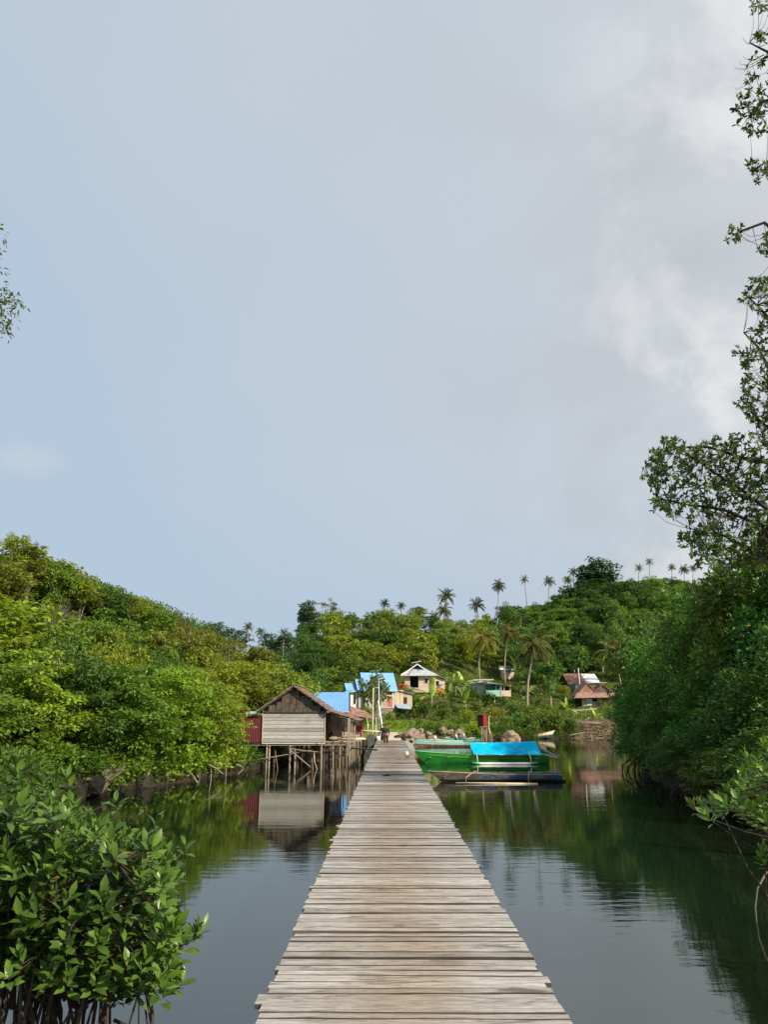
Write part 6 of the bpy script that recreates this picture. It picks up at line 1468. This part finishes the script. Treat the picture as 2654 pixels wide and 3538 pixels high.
# leaning logs and sticks on the left bank
for (x0, y0, x1, y1, D, r, lab) in [(262, 2735, 395, 2650, 34, .13, 'thick mossy log leaning on the left bank, leftmost'), (300, 2742, 415, 2655, 34.6, .14, 'brown log leaning on the left bank, middle one of three'), (345, 2735, 430, 2650, 35.2, .12, 'split log leaning on the left bank, rightmost of three')]:
    a, b = P(x0, y0, D), P(x1, y1, D + 2.5); o = MB().tube([(0, 0, 0), (b - a) * .5 + Vector((0, 0, .06)), b - a], [r, r * .9, r * .8], 9).build('leaning_log', M['bark'], None, True); o.location = a; tag(o, lab, 'log', 'leaning logs on the left bank')
STK = .6
for (x0, y0, x1, y1, D, r, lab) in [(683, 2704, 648, 2660, 40, .05, 'straight stick slanting into the water below the drooping tree'), (722, 2738, 730, 2655, 38, .03, 'thin upright stick standing in the water left of the stilt house'), (779, 2710, 779, 2630, 41, .03, 'thin upright stick near the bank left of the stilt house'), (720, 2640, 770, 2672, 43, .06, 'bleached branch lying on the bank left of the upright stick'), (815, 2640, 840, 2652, 47, .07, 'pale driftwood branch on the bank below the maroon annex'), (820, 2676, 842, 2655, 46, .04, 'forked pale branch on the mud below the maroon annex'), (738, 2636, 780, 2640, 44, .04, 'dark horizontal branch over the bank left of the annex')]:
    a, b = P(x0, y0, D), P(x1, y1, D + .4); r *= STK; o = MB().tube([(0, 0, 0), (b - a) * .5 + Vector((.04, 0, .03)), b - a], [r, r * .9, r * .6], 6).build('stick', M['pole'], None, True); o.location = a; tag(o, lab, 'stick', 'sticks along the left bank')
# driftwood bank on the right
mb = MB()
for k in range(420):
    px = random.uniform(1945, 2125); py = random.uniform(2492, 2552); D = 121.5 - (py - 2490) * .03 + random.uniform(-1, 1); a = P(px, py, D); L = random.uniform(.5, 2.2); an = random.gauss(0, .5) + (0 if random.random() < .6 else 1.2)
    d_ = Vector((math.cos(an), random.uniform(-.4, .4), math.sin(an) * .5)) * L; mb.tube([a, a + d_ * .5 + Vector((0, 0, random.uniform(-.1, .12))), a + d_], [.05, .04, .015], 4, cap=False)
o = mb.build('driftwood_tangle', M['drift'], None); tag(o, 'tangle of dead roots and driftwood along the bank below the brown house', 'driftwood', kind='stuff')
o = MB().blob((P(2035, 2520, 124).x, 124.5, .6), (3.4, 1.6, 1.4), 77, 3, .4, .9).build('earth_bank', plain('bank_earth', (.085, .06, .04), .95, .1, .5, 2, (.04, .03, .02), 1, 3), None); tag(o, kind='structure')
for (x0, y0, x1, y1, D, lab) in [(1985, 2496, 2080, 2496, 120, 'long bleached log on top of the driftwood bank'), (1950, 2545, 2020, 2530, 118.5, 'pale log slanting at the foot of the driftwood bank'), (2000, 2488, 2015, 2500, 119.5, 'short white split log at the upper left of the driftwood bank')]:
    a, b = P(x0, y0, D), P(x1, y1, D); o = MB().tube([(0, 0, 0), (b - a) * .4 + Vector((0, 0, .08)), b - a], [.06, .08, .04], 7).build('bleached_log', M['pole'], None, True); o.location = a; tag(o, lab, 'log', 'bleached logs on the driftwood bank')

# ------------------------------------------------------------ near mangrove bushes
def mangrove_bush(name, loc, label, poly, dlo, dhi, nros, leafL, col, x_off=0, extra=(), nroot=30, seed=3, rootbox=None):
    rr = random.Random(seed); o = thing(name, loc, label, 'mangrove bush'); O = Vector(loc)
    xs_ = [q[0] for q in poly]; ys_ = [q[1] for q in poly]; ros = []
    while len(ros) < nros:
        x, y = rr.uniform(min(xs_), max(xs_)), rr.uniform(min(ys_), max(ys_))
        if inpoly(x, y, poly): ros.append(P(x, y, rr.uniform(dlo, dhi)) - O)
    ros += [P(x, y, d) - O for x, y, d in extra]
    # branch skeleton: boughs fan out from the root crown, each rosette hangs on the nearest bough point
    cx = sum(q.x for q in ros) / len(ros); cy = sum(q.y for q in ros) / len(ros)
    W = MB(); nodes = []
    for k in range(26):
        e = ros[rr.randrange(len(ros))]; s0 = Vector((cx + (e.x - cx) * .45 + rr.uniform(-.2, .2), cy + rr.uniform(-.3, .3), .75)); pts = [s0, s0.lerp(e, .5) + Vector((rr.uniform(-.1, .1), 0, -.08)), e]
        W.tube(pts, [.022, .014, .006], 5); nodes += [s0.lerp(pts[1], t_) for t_ in (.3, .7)] + [pts[1], pts[1].lerp(e, .5), e]
    pos, ax, nr = [], [], []; cols = []
    for q in ros:
        nn = min(nodes, key=lambda s: (s - q).length_squared); 
        if (nn - q).length > .03: W.tube([nn, nn.lerp(q, .5) + Vector((0, 0, -.03)), q], [.008, .006, .005], 4, cap=False)
        out_ = Vector((q.x - cx, q.y - cy, 0)); d = (Vector((0, 0, 1)) + out_ * .35 + Vector([rr.uniform(-.45, .45) for _ in range(3)])).normalized()
        a0 = d.orthogonal().normalized(); b0_ = d.cross(a0); ph = rr.uniform(0, 6.28)
        for k in range(rr.randint(6, 10)):
            tier = k // 2; an = ph + (k % 2) * math.pi + tier * 1.57 + rr.uniform(-.25, .25); rad = a0 * math.cos(an) + b0_ * math.sin(an)
            open_ = (1.9, 1.2, .75, .42, .25)[min(tier, 4)]
            base_ = q - d * (.045 * (2.0 - tier) * leafL / .15)
            pos.append(base_ + rad * .008); ax.append(rad * open_ + d * .75 + Vector((0, 0, -.25 if tier == 0 else 0))); nr.append(d - rad * .8)
    L = np.array([rr.uniform(.72, 1.12) for _ in pos]) * leafL
    c = link('leaves', leaves('leaves', pos, ax, nr, L, L * .44, M['leaf_near'], OV, True), o); c.color = (*col, 1)
    W.build('branches', M['root'], o, True)
    rts = MB(); x0, x1, y0, y1 = rootbox
    for k in range(nroot):
        x, y = rr.uniform(x0, x1), rr.uniform(y0, y1); h = rr.uniform(.7, 1.15); an = rr.uniform(0, 6.28); sp = rr.uniform(.15, .7)
        tx, ty = x + math.cos(an) * sp, y + math.sin(an) * sp * .6
        rts.tube([(x, y, h), (x * .6 + tx * .4, y * .6 + ty * .4, h * .88), (tx * .85 + x * .15, ty * .85 + y * .15, h * .45), (tx, ty, -.5)], [rr.uniform(.010, .019)] * 3 + [.011], 6)
    for k in range(int(nroot * .5)):
        x, y = rr.uniform(x0, x1), rr.uniform(y0, y1); rts.tube([(x, y, -.5), (x + rr.uniform(-.1, .1), y, .5), (x + rr.uniform(-.2, .2), y, 1.3)], [.024, .02, .014], 6)
    rts.build('prop_roots', M['root'], o, True)
    return o
BO = (-3.9, 8.6, 0)
mangrove_bush('mangrove_bush', BO, 'large glossy-leaved mangrove bush on arching roots at the lower left', [(-160, 2800), (40, 2790), (200, 2790), (320, 2830), (440, 2890), (550, 2940), (620, 3010), (600, 3060), (560, 3130), (600, 3200), (640, 3290), (580, 3400), (440, 3440), (200, 3400), (-160, 3360)],
    7.4, 9.8, 1050, .165, (.054, .105, .016), nroot=100, rootbox=(-1.6, 1.45, -.9, .9), seed=5,
    extra=[(105, 2640, 8.4), (110, 2700, 8.4), (60, 2690, 8.3), (150, 2710, 8.5), (232, 2690, 8.6), (240, 2720, 8.6), (180, 2740, 8.5), (265, 2790, 8.4), (640, 2920, 8.8), (665, 3240, 8.7), (640, 3255, 8.6), (690, 3225, 8.7), (600, 3270, 8.6), (630, 3390, 8.5), (590, 3420, 8.5), (560, 3430, 8.4), (480, 2800, 8.6), (400, 2770, 8.7), (30, 2710, 8.5), (540, 2860, 8.7)])
mangrove_bush('mangrove_spray', (5.6, 11.5, 0), 'light green mangrove spray reaching over the water at the right frame edge', [(2860, 2500), (2654, 2570), (2560, 2640), (2570, 2700), (2470, 2770), (2400, 2790), (2440, 2830), (2540, 2800), (2600, 2870), (2860, 2960)],
    10.3, 12.6, 250, .15, (.085, .16, .022), nroot=10, rootbox=(.35, 1.5, -.3, 1.0), seed=9, extra=[(2630, 2965, 11), (2640, 2975, 11), (2645, 2950, 11), (2410, 2800, 11.2), (2430, 2785, 11.2)])
o = MB().tube([(0, 0, -.3), (.02, 0, .25), (.10, 0, .55), (.35, .1, .8)], [.014, .016, .016, .018], 6).build('arching_root', M['bark'], None, True); o.location = G(2612, 3185, 0); tag(o, 'single arching root dipping into the water near the right edge', 'root')

# ------------------------------------------------------------ labels: where several share one wording, say which by place
def finish_labels():
    tops = [o for o in C.objects if o.parent is None and o.get('label')]
    by = {}
    for o in tops: by.setdefault(o['label'], []).append(o)
    ords = ['first', 'second', 'third', 'fourth', 'fifth', 'sixth', 'seventh', 'eighth', 'ninth', 'tenth', 'eleventh', 'twelfth', 'thirteenth', 'fourteenth', 'fifteenth', 'sixteenth', 'seventeenth']
    for lab, os_ in by.items():
        if len(os_) < 2 or 'hidden' in lab or 'inside' in lab: continue
        os_.sort(key=lambda o: proj(o.location)[0])
        for k, o in enumerate(os_):
            o['label'] = lab + (f', {ords[k]} from left' if k < len(ords) else ', far right')
finish_labels()
for o in C.objects:
    if o.get('label') and not 4 <= len(o['label'].replace('-', ' ').split()) <= 16: print('LABEL', len(o['label'].split()), o.name, o['label'])
